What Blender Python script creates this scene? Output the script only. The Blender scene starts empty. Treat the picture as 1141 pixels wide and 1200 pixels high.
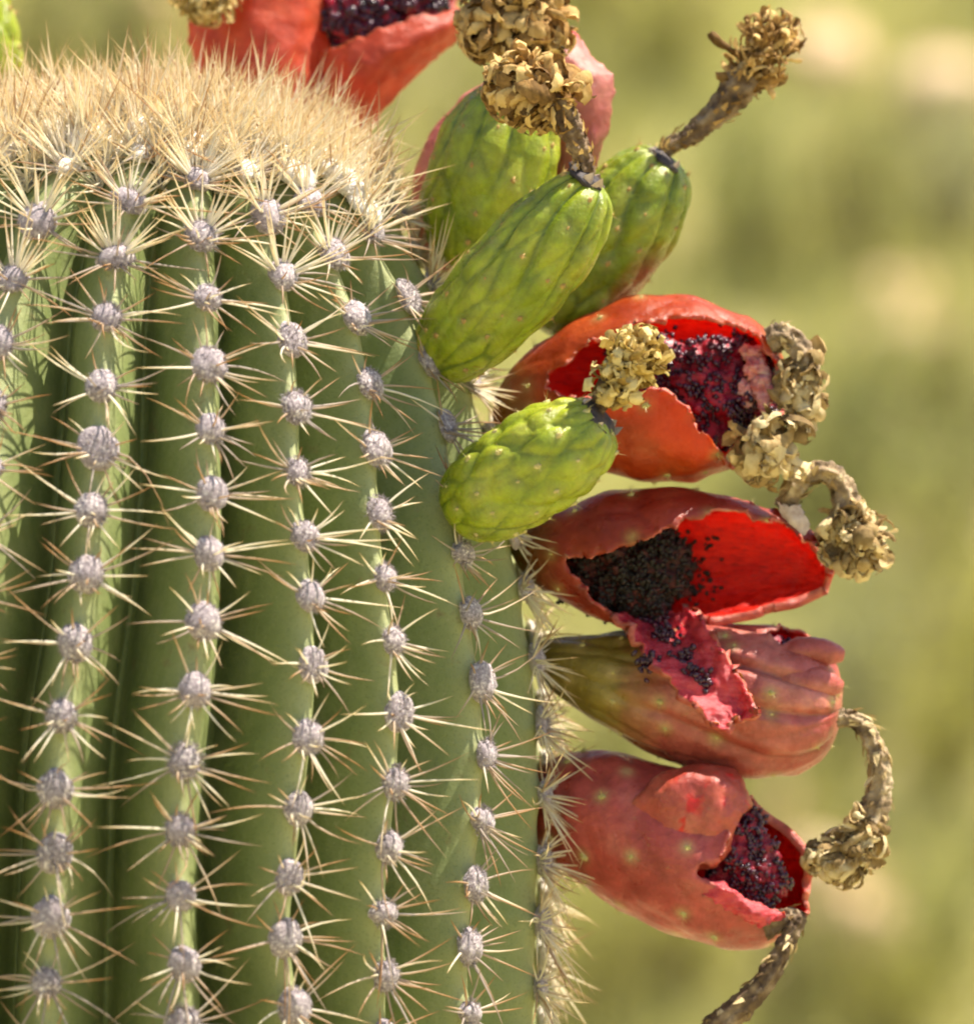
import bpy, math, random
import numpy as np
from mathutils import Vector, Matrix, noise

random.seed(11)
rng = np.random.default_rng(11)
scene = bpy.context.scene
col = scene.collection

# ------------------------------------------------------------------ camera
S = 0.0002          # metres per photograph pixel on the plane in focus
CD = 1.5            # metres from the camera to that plane
ZC = 1.6            # camera height
cam_d = bpy.data.cameras.new('camera')
cam = bpy.data.objects.new('camera', cam_d)
col.objects.link(cam)
cam.location = (0, -CD, ZC)
cam.rotation_euler = (math.radians(90), 0, 0)
cam_d.sensor_fit = 'VERTICAL'
cam_d.sensor_height = 36
cam_d.sensor_width = 36
cam_d.lens = 36 * CD / (1200 * S)
cam_d.clip_start = 0.05
cam_d.clip_end = 500
cam_d.dof.use_dof = True
cam_d.dof.focus_distance = CD + 0.030
cam_d.dof.aperture_fstop = 225 / 19.0
scene.camera = cam

# ------------------------------------------------------------------ light
SUN = Vector((0.42, 0.06, 0.86)).normalized()
elev = math.asin(SUN.z)
azim = math.atan2(SUN.x, SUN.y)
world = bpy.data.worlds.new('World')
scene.world = world
world.use_nodes = True
wn = world.node_tree
sky = wn.nodes.new('ShaderNodeTexSky')
sky.sky_type = 'NISHITA'
sky.sun_disc = False
sky.sun_elevation = elev
sky.sun_rotation = azim
bg = wn.nodes['Background']
bg.inputs['Strength'].default_value = 0.08
wn.links.new(sky.outputs['Color'], bg.inputs['Color'])
sun_d = bpy.data.lights.new('sun', 'SUN')
sun_d.energy = 5.0
sun_d.angle = math.radians(0.53)
sun_d.color = (1.0, 0.91, 0.77)
sun = bpy.data.objects.new('sun', sun_d)
col.objects.link(sun)
sun.location = (1.2, -0.6, 4)
sun.rotation_euler = (-SUN).to_track_quat('-Z', 'Y').to_euler()

scene.view_settings.view_transform = 'Standard'
scene.view_settings.look = 'None'
scene.view_settings.exposure = 1.25
scene.view_settings.gamma = 1
scene.view_settings.use_curve_mapping = False
scene.render.engine = 'CYCLES'
scene.cycles.use_denoising = True
scene.cycles.use_adaptive_sampling = True
scene.cycles.adaptive_threshold = 0.025
scene.cycles.max_bounces = 6
scene.cycles.diffuse_bounces = 4
scene.cycles.sample_clamp_indirect = 4
scene.cycles.filter_width = 2.1

# ------------------------------------------------------------------ helpers
def W(p):
    """photograph pixel x, y and depth (in the same pixel unit) -> world"""
    p = np.asarray(p, float)
    Y = p[..., 2] * S
    k = (CD + Y) / CD
    return np.stack([(p[..., 0] - 570.5) * S * k, Y, ZC - (p[..., 1] - 600) * S * k], -1)

def tag(o, label=None, cat=None, group=None, kind=None):
    if label: o['label'] = label
    if cat: o['category'] = cat
    if group: o['group'] = group
    if kind: o['kind'] = kind
    return o

def empty(name, loc):
    o = bpy.data.objects.new(name, None)
    o.empty_display_size = 0.02
    o.location = tuple(float(v) for v in loc)
    col.objects.link(o)
    return o

def mesh_data(name, V, F, mats, smooth=True, attrs=None, fmat=None):
    me = bpy.data.meshes.new(name)
    V = np.asarray(V, np.float64)
    if isinstance(F, np.ndarray):
        nf, n = F.shape
        me.vertices.add(len(V)); me.vertices.foreach_set('co', V.astype(np.float32).ravel())
        me.loops.add(nf * n); me.loops.foreach_set('vertex_index', F.astype(np.int32).ravel())
        me.polygons.add(nf)
        me.polygons.foreach_set('loop_start', np.arange(0, nf * n, n, dtype=np.int32))
        me.update(calc_edges=True)
    else:
        me.from_pydata([tuple(v) for v in V], [], [tuple(int(i) for i in f) for f in F])
    for m in (mats if isinstance(mats, (list, tuple)) else [mats]):
        me.materials.append(m)
    me.polygons.foreach_set('use_smooth', np.full(len(me.polygons), smooth))
    if fmat is not None:
        me.polygons.foreach_set('material_index', np.asarray(fmat, np.int32))
    for k, a in (attrs or {}).items():
        at = me.attributes.new(k, 'FLOAT', 'POINT')
        at.data.foreach_set('value', np.asarray(a, np.float32))
    me.validate()
    me.update()
    return me

def obj(name, me, parent=None):
    o = bpy.data.objects.new(name, me)
    col.objects.link(o)
    if parent is not None:
        o.parent = parent
        M = Matrix.Identity(4)
        q = parent
        while q is not None:
            M = q.matrix_basis @ M
            q = q.parent
        o.matrix_basis = M.inverted()
    return o

def mesh(name, V, F, mats, parent=None, **kw):
    return obj(name, mesh_data(name, V, F, mats, **kw), parent)

def fbm(P, scale, octaves=3, seed=0.0):
    out = np.empty(len(P))
    for i, p in enumerate(P):
        out[i] = noise.fractal(Vector((p[0] * scale + seed, p[1] * scale - seed, p[2] * scale + 2 * seed)), 1.0, 2.0, octaves)
    return out

def grid_faces(nu, nv, wrap):
    i, j = np.meshgrid(np.arange(nu - 1), np.arange(nv if wrap else nv - 1), indexing='ij')
    i, j = i.ravel(), j.ravel()
    j2 = (j + 1) % nv
    return np.stack([i * nv + j, i * nv + j2, (i + 1) * nv + j2, (i + 1) * nv + j], 1)

def vnormals(V, F):
    n = np.cross(V[F[:, 2]] - V[F[:, 0]], V[F[:, 3]] - V[F[:, 1]])
    N = np.zeros_like(V)
    for c in range(F.shape[1]):
        np.add.at(N, F[:, c], n)
    return N / np.maximum(np.linalg.norm(N, axis=1, keepdims=True), 1e-9)

def unit(v):
    v = np.asarray(v, float)
    return v / np.maximum(np.linalg.norm(v, axis=-1, keepdims=True), 1e-9)

def crom(P, n):
    """Catmull-Rom resampling of control points along axis 0"""
    P = np.asarray(P, float)
    m = len(P)
    t = np.linspace(0, m - 1, n)
    i = np.minimum(t.astype(int), m - 2)
    f = (t - i).reshape((-1,) + (1,) * (P.ndim - 1))
    p0 = P[np.maximum(i - 1, 0)]; p1 = P[i]; p2 = P[i + 1]; p3 = P[np.minimum(i + 2, m - 1)]
    return 0.5 * (2 * p1 + (p2 - p0) * f + (2 * p0 - 5 * p1 + 4 * p2 - p3) * f ** 2 + (3 * p1 - p0 - 3 * p2 + p3) * f ** 3)

def in_poly(P, poly):
    x, y = P[:, 0], P[:, 1]
    r = np.zeros(len(P), bool)
    n = len(poly)
    for i in range(n):
        x1, y1 = poly[i]; x2, y2 = poly[(i + 1) % n]
        c = ((y1 > y) != (y2 > y)) & (x < (x2 - x1) * (y - y1) / (y2 - y1 + 1e-12) + x1)
        r ^= c
    return r

def near_poly(P, poly):
    best = np.full(len(P), 1e9); Q = P[:, :2].copy()
    n = len(poly)
    for i in range(n):
        a = np.array(poly[i], float); b = np.array(poly[(i + 1) % n], float)
        ab = b - a
        t = np.clip(((P[:, :2] - a) @ ab) / (ab @ ab), 0, 1)
        q = a + t[:, None] * ab
        d = np.linalg.norm(P[:, :2] - q, axis=1)
        m = d < best
        best[m] = d[m]; Q[m] = q[m]
    return best, Q

def smooth_poly(poly, per=6, closed=True, rough=0.0, seed=1):
    p = np.array(poly, float)
    ext = np.concatenate([p[-2:], p, p[:3]])
    c = crom(ext, (len(ext) - 1) * per + 1)
    c = c[2 * per:(2 + len(p)) * per]
    if rough:
        g = np.random.default_rng(seed)
        c = c + g.normal(0, rough, c.shape)
    return [tuple(v) for v in c]

def thicken(V, F, th, flip=False):
    """solid of the sheet V, F: front faces 0, back faces 1, rims 2"""
    N = vnormals(V, F)
    e = np.concatenate([F[:, [0, 1]], F[:, [1, 2]], F[:, [2, 3]], F[:, [3, 0]]])
    key = {}
    for a, b in e:
        k = (a, b) if a < b else (b, a)
        key[k] = None if k in key else (a, b)
    rim = [v for v in key.values() if v is not None]
    n = len(V)
    V2 = np.concatenate([V, V - N * (th if np.ndim(th) == 0 else np.asarray(th)[:, None])])
    F2 = [F, F[:, ::-1] + n]
    m = [np.zeros(len(F)), np.ones(len(F))]
    if rim:
        r = np.array(rim)
        F2.append(np.stack([r[:, 1], r[:, 0], r[:, 0] + n, r[:, 1] + n], 1)); m.append(np.full(len(r), 2))
    return V2, np.concatenate(F2), np.concatenate(m), np.tile(np.arange(n), 2)

def compact(V, F, extra):
    used = np.unique(F)
    mp = np.full(len(V), -1); mp[used] = np.arange(len(used))
    return V[used], mp[F], [x[used] for x in extra]

def cut(V, F, poly, extra, depth_lt=None, front=True, lip=0, lipw=14, rag=7.0):
    """open the sheet where the polygon, pushed straight back, meets its front side"""
    N = vnormals(V, F)
    C = V[F].mean(1)
    kill = in_poly(C, poly)
    if front:
        kill &= N[F].mean(1)[:, 2] < 0.12
    F2 = F[~kill]
    q, near = near_poly(V, poly)
    frontv = (N[:, 2] < 0.12) if front else np.ones(len(V), bool)
    touched = np.zeros(len(V), bool); touched[np.unique(F[kill])] = True
    kept = np.zeros(len(V), bool); kept[np.unique(F2)] = True
    edge = touched & kept & frontv & (q < 7)
    V = V.copy()
    V[edge, :2] = near[edge]
    if lip:
        V[frontv] += N[frontv] * (lip * np.exp(-(q[frontv] / lipw) ** 2))[:, None]
    # even out the torn edge
    e = np.concatenate([F2[:, [0, 1]], F2[:, [1, 2]], F2[:, [2, 3]], F2[:, [3, 0]]])
    es = np.sort(e, 1)
    uq, cnt = np.unique(es, axis=0, return_counts=True)
    be = uq[cnt == 1]
    for _ in range(10):
        acc = np.zeros_like(V); num = np.zeros(len(V))
        np.add.at(acc, be[:, 0], V[be[:, 1]]); np.add.at(acc, be[:, 1], V[be[:, 0]])
        np.add.at(num, be[:, 0], 1); np.add.at(num, be[:, 1], 1)
        m = num == 2
        V[m] = 0.5 * V[m] + 0.5 * acc[m] / num[m, None]
    ids = np.unique(be)
    ids = ids[q[ids] < 12]
    if len(ids) and rag:
        R = V[ids]
        V[ids] += np.stack([fbm(R, 0.07, 3, 1.0), fbm(R, 0.07, 3, 7.0), fbm(R, 0.07, 3, 15.0)], 1) * rag
    fe = np.concatenate([uq, uq[:, ::-1]])
    band = (q < 9) & frontv
    for _ in range(2):
        acc = np.zeros_like(V); num = np.zeros(len(V))
        np.add.at(acc, fe[:, 0], V[fe[:, 1]]); np.add.at(num, fe[:, 0], 1)
        m = band & (num > 2); m[be.ravel()] = False
        V[m] = 0.5 * V[m] + 0.5 * acc[m] / num[m, None]
    V, F2, extra = compact(V, F2, extra)
    return V, F2, extra

def frames(P):
    T = unit(np.gradient(P, axis=0))
    v = np.array([0, 0, -1.0])
    N = unit(v - (T @ v)[:, None] * T)
    # parallel transport, starting from the side that faces the viewer
    for i in range(1, len(P)):
        N[i] = unit(N[i - 1] - (N[i - 1] @ T[i]) * T[i])
    return T, N, np.cross(T, N)

def tube(P, R, nv=14, nu=40, rough=0.0, groove=0.0, ng=6, seed=0.0, cap=True):
    P = crom(P, nu)
    r = np.interp(np.linspace(0, 1, nu), np.linspace(0, 1, len(R)), R)
    T, N, B = frames(P)
    ph = np.linspace(0, 2 * math.pi, nv, endpoint=False)
    rr = r[:, None] * (1 + groove * np.cos(ng * ph + 1.0 + np.linspace(0, 2, nu)[:, None]))
    V = P[:, None] + rr[..., None] * (np.cos(ph)[None, :, None] * N[:, None] + np.sin(ph)[None, :, None] * B[:, None])
    V = V.reshape(-1, 3)
    if rough:
        V = V + unit(V - np.repeat(P, nv, 0)) * (fbm(V, 0.09, 3, seed) * rough)[:, None]
    F = grid_faces(nu, nv, True)
    if cap:
        n = len(V)
        V = np.concatenate([V, P[:1], P[-1:]])
        j = np.arange(nv); j2 = (j + 1) % nv
        a = np.stack([np.full(nv, n), j2, j, np.full(nv, n)], 1)
        b = np.stack([np.full(nv, n + 1), (nu - 1) * nv + j, (nu - 1) * nv + j2, np.full(nv, n + 1)], 1)
        F = [tuple(f) for f in F] + [tuple(f[:3]) for f in a] + [tuple(f[:3]) for f in b]
    return V, F

# ------------------------------------------------------------------ materials
class NT:
    def __init__(self, name):
        self.m = bpy.data.materials.new(name)
        self.m.use_nodes = True
        self.t = self.m.node_tree
        self.b = self.t.nodes['Principled BSDF']
        self.out = self.t.nodes['Material Output']
    def n(self, kind, **kw):
        x = self.t.nodes.new('ShaderNode' + kind)
        for k, v in kw.items():
            setattr(x, k, v)
        return x
    def l(self, a, b):
        self.t.links.new(a, b)
    def coord(self):
        if not hasattr(self, '_c'):
            self._c = self.n('TexCoord').outputs['Object']
            g = self.n('NewGeometry')
            self._c = g.outputs['Position']
        return self._c
    def noise(self, scale, detail=4, rough=0.6, stretch=None, lac=2.0):
        x = self.n('TexNoise')
        x.inputs['Scale'].default_value = scale
        x.inputs['Detail'].default_value = detail
        x.inputs['Roughness'].default_value = rough
        c = self.coord()
        if stretch:
            mp = self.n('Mapping')
            mp.inputs['Scale'].default_value = stretch
            self.l(c, mp.inputs['Vector']); c = mp.outputs['Vector']
        self.l(c, x.inputs['Vector'])
        return x.outputs['Fac']
    def ramp(self, fac, stops):
        r = self.n('ValToRGB')
        e = r.color_ramp.elements
        while len(e) < len(stops):
            e.new(0.5)
        for i, (p, c) in enumerate(stops):
            e[i].position = p
            e[i].color = (c[0], c[1], c[2], 1) if not isinstance(c, (int, float)) else (c, c, c, 1)
        self.l(fac, r.inputs['Fac'])
        return r.outputs['Color']
    def attr(self, name):
        a = self.n('Attribute'); a.attribute_name = name
        return a.outputs['Fac']
    def mix(self, fac, a, b, mode='MIX'):
        x = self.n('Mix'); x.data_type = 'RGBA'; x.blend_type = mode
        for sock, v in ((x.inputs['Factor'], fac), (x.inputs['A'], a), (x.inputs['B'], b)):
            if isinstance(v, bpy.types.NodeSocket): self.l(v, sock)
            elif isinstance(v, (int, float)): sock.default_value = v
            else: sock.default_value = (v[0], v[1], v[2], 1)
        return x.outputs['Result']
    def math(self, op, a, b=0.0):
        x = self.n('Math', operation=op)
        for s, v in zip(x.inputs, (a, b)):
            if isinstance(v, bpy.types.NodeSocket): self.l(v, s)
            else: s.default_value = v
        return x.outputs[0]
    def bump(self, h, strength, dist):
        x = self.n('Bump')
        x.inputs['Strength'].default_value = strength
        x.inputs['Distance'].default_value = dist
        self.l(h, x.inputs['Height'])
        self.l(x.outputs['Normal'], self.b.inputs['Normal'])
    def set(self, **kw):
        for k, v in kw.items():
            s = self.b.inputs[k.replace('_', ' ')]
            if isinstance(v, bpy.types.NodeSocket): self.l(v, s)
            elif isinstance(v, tuple) and len(v) == 3 and s.type == 'RGBA': s.default_value = (*v, 1)
            else: s.default_value = v
        return self

def mat_skin():
    m = NT('cactus_skin')
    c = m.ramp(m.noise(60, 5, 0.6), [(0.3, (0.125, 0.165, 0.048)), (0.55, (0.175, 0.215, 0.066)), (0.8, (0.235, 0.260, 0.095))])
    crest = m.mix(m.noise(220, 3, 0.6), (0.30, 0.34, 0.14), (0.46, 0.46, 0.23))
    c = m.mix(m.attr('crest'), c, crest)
    # corky scars and pale specks
    sp = m.ramp(m.noise(700, 2, 0.5), [(0.68, 0.0), (0.74, 1.0)])
    c = m.mix(m.math('MULTIPLY', sp, 0.35), c, (0.34, 0.33, 0.17))
    br = m.ramp(m.noise(95, 6, 0.7), [(0.62, 0.0), (0.70, 1.0)])
    c = m.mix(m.math('MULTIPLY', br, 0.6), c, (0.20, 0.14, 0.06))
    c = m.mix(m.math('MULTIPLY', m.ramp(m.noise(150, 6, 0.75, (1, 1, 0.35)), [(0.45, 0.0), (0.8, 1.0)]), 0.4), c, (0.30, 0.31, 0.16))
    c = m.mix(m.math('MULTIPLY', m.ramp(m.noise(1500, 2, 0.5), [(0.58, 0.0), (0.70, 1.0)]), 0.3), c, (0.07, 0.10, 0.03))
    m.set(Base_Color=c, Roughness=m.ramp(m.noise(300, 4, 0.7), [(0.3, 0.42), (0.7, 0.7)]), Specular_IOR_Level=0.35)
    m.bump(m.noise(420, 6, 0.72), 0.55, 0.0007)
    return m.m

def mat_felt(pale=False):
    m = NT('areole_felt_pale' if pale else 'areole_felt')
    f = m.math('ADD', m.math('MULTIPLY', m.noise(1300, 2, 0.6), 0.8), m.math('MULTIPLY', m.noise(420, 2, 0.5), 0.22))
    if pale:
        c = m.ramp(f, [(0.28, (0.42, 0.34, 0.27)), (0.45, (0.76, 0.69, 0.59)), (0.7, (0.88, 0.84, 0.76))])
    else:
        c = m.ramp(f, [(0.32, (0.07, 0.05, 0.055)), (0.44, (0.25, 0.205, 0.215)), (0.56, (0.38, 0.32, 0.33)), (0.66, (0.85, 0.77, 0.70))])
        i = m.n('ObjectInfo').outputs['Random']
        c = m.mix(m.math('MULTIPLY', i, 0.5), c, (0.36, 0.30, 0.325))
    m.set(Base_Color=c, Roughness=0.95, Specular_IOR_Level=0.1, Sheen_Weight=0.3, Sheen_Roughness=0.6)
    m.bump(m.noise(3500, 3, 0.7), 0.6, 0.0004)
    return m.m

def mat_spine():
    m = NT('spine')
    a = m.attr('along')
    base = m.ramp(a, [(0.0, (0.58, 0.48, 0.40)), (0.35, (0.64, 0.48, 0.33)), (0.7, (0.55, 0.32, 0.14)), (1.0, (0.34, 0.15, 0.05))])
    pale = m.ramp(a, [(0.0, (0.92, 0.87, 0.77)), (0.5, (0.95, 0.89, 0.74)), (0.85, (0.90, 0.76, 0.50)), (1.0, (0.66, 0.44, 0.20))])
    grey = m.ramp(a, [(0.0, (0.50, 0.44, 0.40)), (0.5, (0.58, 0.50, 0.43)), (1.0, (0.42, 0.28, 0.16))])
    r = m.attr('tint')
    c = m.mix(m.ramp(r, [(0.35, 0.0), (0.65, 1.0)]), base, pale)
    c = m.mix(m.ramp(r, [(0.0, 1.0), (0.22, 0.0)]), c, grey)
    m.set(Base_Color=c, Roughness=0.45, Specular_IOR_Level=0.4, Subsurface_Weight=0.0)
    tr = m.n('BsdfTranslucent')
    m.l(c, tr.inputs['Color'])
    ms = m.n('MixShader'); ms.inputs[0].default_value = 0.5
    m.l(m.b.outputs[0], ms.inputs[1]); m.l(tr.outputs[0], ms.inputs[2]); m.l(ms.outputs[0], m.out.inputs['Surface'])
    return m.m

def mat_fruit(name, c1, c2, c3, blush=(0.30, 0.09, 0.03), crease=(0.06, 0.10, 0.012), gloss=0.32, sss=0.15, crw=0.55, halo=(0.30, 0.32, 0.06), glow=None):
    m = NT(name)
    n = m.noise(75, 4, 0.6)
    c = m.ramp(n, [(0.3, c1), (0.52, c2), (0.75, c3)])
    c = m.mix(m.math('MULTIPLY', m.attr('crease'), crw), c, crease)
    b = m.math('MULTIPLY', m.attr('blush'), m.math('ADD', 0.55, m.noise(160, 4, 0.65)))
    c = m.mix(m.ramp(b, [(0.15, 0.0), (0.75, 1.0)]), c, blush)
    c = m.mix(m.math('MULTIPLY', m.attr('halo'), 0.75), c, halo)
    sc = m.ramp(m.noise(420, 3, 0.6), [(0.66, 0.0), (0.76, 1.0)])
    c = m.mix(m.math('MULTIPLY', sc, 0.35), c, (0.33, 0.26, 0.10))
    mot = m.ramp(m.noise(230, 6, 0.75), [(0.35, (0.62, 0.58, 0.52)), (0.6, (1.0, 1.0, 1.0)), (0.8, (1.2, 1.15, 1.05))])
    c = m.mix(0.85, c, mot, 'MULTIPLY')
    bl = m.ramp(m.noise(340, 5, 0.7), [(0.70, 0.0), (0.75, 1.0)])
    c = m.mix(m.math('MULTIPLY', bl, 0.6), c, (0.10, 0.045, 0.02))
    m.set(Base_Color=c, Roughness=m.ramp(m.noise(260, 4, 0.6), [(0.3, gloss - 0.10), (0.7, gloss + 0.16)]), Specular_IOR_Level=0.5,
          Subsurface_Weight=sss, Subsurface_Scale=0.004, Subsurface_Radius=(1.0, 0.6, 0.2))
    m.bump(m.math('ADD', m.noise(520, 6, 0.72), m.math('MULTIPLY', m.noise(130, 4, 0.6), 1.2)), 0.5, 0.0007)
    if glow:
        tr = m.n('BsdfTranslucent'); tr.inputs['Color'].default_value = (*glow[1], 1)
        ms = m.n('MixShader'); ms.inputs[0].default_value = glow[0]
        m.l(m.b.outputs[0], ms.inputs[1]); m.l(tr.outputs[0], ms.inputs[2]); m.l(ms.outputs[0], m.out.inputs['Surface'])
    return m.m

def mat_flesh(name, c1, c2, gloss=0.22, sss=0.3, transl=0.0, streak=True):
    m = NT(name)
    n = m.noise(140, 5, 0.65, (1, 1, 3.2) if streak else None)
    c = m.ramp(n, [(0.3, c1), (0.7, c2)])
    vein = m.ramp(m.noise(330, 5, 0.7, (1, 1, 4.0) if streak else None), [(0.30, (0.45, 0.35, 0.4)), (0.5, (1, 1, 1)), (0.78, (1.0, 2.2, 1.8))])
    c = m.mix(0.8, c, vein, 'MULTIPLY')
    gloss = m.ramp(m.noise(240, 4, 0.7), [(0.3, gloss - 0.05), (0.7, gloss + 0.3)])
    m.set(Base_Color=c, Roughness=gloss, Specular_IOR_Level=0.5, Subsurface_Weight=sss, Subsurface_Scale=0.004,
          Subsurface_Radius=(1.0, 0.25, 0.12))
    m.bump(m.noise(420, 5, 0.7, (1, 1, 3.5)), 0.7, 0.0009)
    if transl:
        tr = m.n('BsdfTranslucent')
        m.l(c, tr.inputs['Color'])
        ms = m.n('MixShader'); ms.inputs[0].default_value = transl
        m.l(m.b.outputs[0], ms.inputs[1]); m.l(tr.outputs[0], ms.inputs[2]); m.l(ms.outputs[0], m.out.inputs['Surface'])
    return m.m

def mat_dry(name, dark, mid, light, transl=0.15):
    m = NT(name)
    r = m.attr('tint')
    n = m.noise(420, 5, 0.65)
    f = m.math('ADD', m.math('MULTIPLY', r, 0.65), m.math('MULTIPLY', n, 0.5))
    c = m.ramp(f, [(0.18, dark), (0.5, mid), (0.85, light)])
    m.set(Base_Color=c, Roughness=0.75, Specular_IOR_Level=0.2)
    m.bump(m.noise(1500, 4, 0.6, (1, 1, 0.5)), 0.6, 0.0006)
    if transl:
        tr = m.n('BsdfTranslucent')
        m.l(c, tr.inputs['Color'])
        ms = m.n('MixShader'); ms.inputs[0].default_value = transl
        m.l(m.b.outputs[0], ms.inputs[1]); m.l(tr.outputs[0], ms.inputs[2]); m.l(ms.outputs[0], m.out.inputs['Surface'])
    return m.m

def mat_plain(name, c1, c2, scale=300, rough=0.6, spec=0.3, bump=0.3, dist=0.0005):
    m = NT(name)
    c = m.ramp(m.noise(scale, 4, 0.6), [(0.3, c1), (0.7, c2)])
    m.set(Base_Color=c, Roughness=rough, Specular_IOR_Level=spec)
    if bump:
        m.bump(m.noise(scale * 3, 4, 0.6), bump, dist)
    return m.m

M = {}
M['skin'] = mat_skin()
M['felt'] = mat_felt()
M['felt_pale'] = mat_felt(True)
M['spine'] = mat_spine()
M['green'] = mat_fruit('green_fruit_rind', (0.205, 0.275, 0.008), (0.325, 0.385, 0.016), (0.450, 0.470, 0.050), gloss=0.28, sss=0.3, crease=(0.05, 0.095, 0.01), crw=0.8)
M['green_dark'] = mat_fruit('green_fruit_rind_deep', (0.165, 0.235, 0.008), (0.255, 0.315, 0.014), (0.35, 0.38, 0.035), gloss=0.28, sss=0.3, crease=(0.05, 0.095, 0.01), crw=0.8)
M['red'] = mat_fruit('ripe_rind', (0.22, 0.026, 0.013), (0.34, 0.044, 0.020), (0.44, 0.085, 0.040), blush=(0.16, 0.13, 0.02), crease=(0.13, 0.02, 0.012), crw=0.3, halo=(0.50, 0.36, 0.13), glow=(0.22, (0.9, 0.10, 0.03)))
M['orange'] = mat_fruit('orange_rind', (0.32, 0.045, 0.010), (0.48, 0.080, 0.015), (0.54, 0.13, 0.03), blush=(0.15, 0.11, 0.02), crease=(0.18, 0.03, 0.012), crw=0.3, gloss=0.3, halo=(0.50, 0.36, 0.13), glow=(0.35, (0.95, 0.20, 0.05)))
M['coral'] = mat_fruit('coral_rind', (0.46, 0.055, 0.018), (0.62, 0.090, 0.030), (0.66, 0.14, 0.05), blush=(0.55, 0.25, 0.2), crease=(0.25, 0.04, 0.02), crw=0.3, gloss=0.4, halo=(0.50, 0.36, 0.13), glow=(0.3, (0.95, 0.2, 0.1)))
M['pink'] = mat_fruit('pink_rind', (0.45, 0.11, 0.10), (0.56, 0.20, 0.17), (0.62, 0.31, 0.25), blush=(0.36, 0.07, 0.06), crease=(0.35, 0.08, 0.07), crw=0.4, gloss=0.4, glow=(0.25, (0.95, 0.35, 0.3)))
M['olive_red'] = mat_fruit('olive_red_rind', (0.33, 0.055, 0.042), (0.46, 0.105, 0.080), (0.58, 0.22, 0.165), blush=(0.25, 0.185, 0.03), crease=(0.15, 0.035, 0.02), crw=0.4, gloss=0.33, halo=(0.50, 0.36, 0.13))
M['rose'] = mat_fruit('rose_rind', (0.34, 0.042, 0.034), (0.48, 0.075, 0.060), (0.60, 0.16, 0.125), blush=(0.26, 0.05, 0.03), crease=(0.25, 0.035, 0.025), crw=0.3, gloss=0.34, halo=(0.52, 0.38, 0.17))
M['rose_torn'] = mat_fruit('rose_rind_torn', (0.36, 0.045, 0.03), (0.50, 0.085, 0.055), (0.60, 0.17, 0.11), blush=(0.62, 0.015, 0.008), gloss=0.34)
M['flesh'] = mat_flesh('red_inner_flesh', (0.62, 0.008, 0.006), (0.85, 0.030, 0.010), transl=0.42)
M['flesh_pink'] = mat_flesh('pink_inner_flesh', (0.48, 0.012, 0.030), (0.70, 0.075, 0.085), gloss=0.14)
M['flesh_pale'] = mat_flesh('pale_wet_flesh', (0.60, 0.10, 0.10), (0.85, 0.42, 0.38), gloss=0.15)
M['rim'] = mat_flesh('torn_rim', (0.42, 0.06, 0.035), (0.60, 0.17, 0.12), gloss=0.35, streak=False)
M['pulp'] = mat_flesh('dark_pulp', (0.16, 0.004, 0.014), (0.42, 0.010, 0.035), gloss=0.15, sss=0.1, streak=False)
M['pulp_dry'] = mat_flesh('dry_dark_pulp', (0.035, 0.006, 0.004), (0.12, 0.015, 0.01), gloss=0.5, sss=0.0, streak=False)
M['seed'] = mat_plain('seed', (0.012, 0.005, 0.013), (0.075, 0.012, 0.035), 260, 0.26, 0.6, 0.0)
M['seed_dry'] = mat_plain('dry_seed', (0.006, 0.005, 0.004), (0.022, 0.014, 0.010), 900, 0.5, 0.4, 0.0)
M['scale'] = mat_plain('pale_scale', (0.42, 0.36, 0.10), (0.62, 0.52, 0.24), 900, 0.5, 0.3, 0.0)
M['scale_brown'] = mat_plain('brown_scale', (0.34, 0.19, 0.05), (0.52, 0.36, 0.13), 900, 0.6, 0.3, 0.0)
M['dry'] = mat_dry('withered_tan', (0.06, 0.028, 0.008), (0.36, 0.20, 0.06), (0.70, 0.48, 0.19))
M['dry_yellow'] = mat_dry('withered_yellow', (0.20, 0.11, 0.025), (0.50, 0.34, 0.09), (0.78, 0.62, 0.28))
M['dry_beige'] = mat_dry('withered_beige', (0.08, 0.045, 0.016), (0.40, 0.27, 0.11), (0.70, 0.56, 0.31))
M['stem'] = mat_dry('dried_tube_brown', (0.035, 0.022, 0.016), (0.15, 0.095, 0.055), (0.38, 0.28, 0.17), transl=0.0)
M['stem_pale'] = mat_dry('dried_tube_beige', (0.05, 0.036, 0.028), (0.30, 0.21, 0.12), (0.58, 0.46, 0.29), transl=0.0)
M['char'] = mat_plain('blackened_tip', (0.022, 0.018, 0.022), (0.075, 0.058, 0.058), 500, 0.6, 0.3, 0.5)
M['tissue'] = mat_plain('papery_remnant', (0.42, 0.30, 0.24), (0.66, 0.54, 0.45), 400, 0.7, 0.3, 0.4)

# ------------------------------------------------------------------ ground
def terrain(x, y):
    x = np.asarray(x, float); y = np.asarray(y, float)
    t = np.maximum(y - 4.2, 0)
    h = 0.60 * t * t / (t + 0.8)
    h = np.where(t > 18, 0.60 * 18 + (t - 18) * 0.25, h)
    return h + 0.05 * np.sin(x * 1.3 + y * 0.7) * np.clip(t, 0, 1) + 0.015 * np.sin(3.1 * x) * np.sin(2.7 * y + 1)

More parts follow.
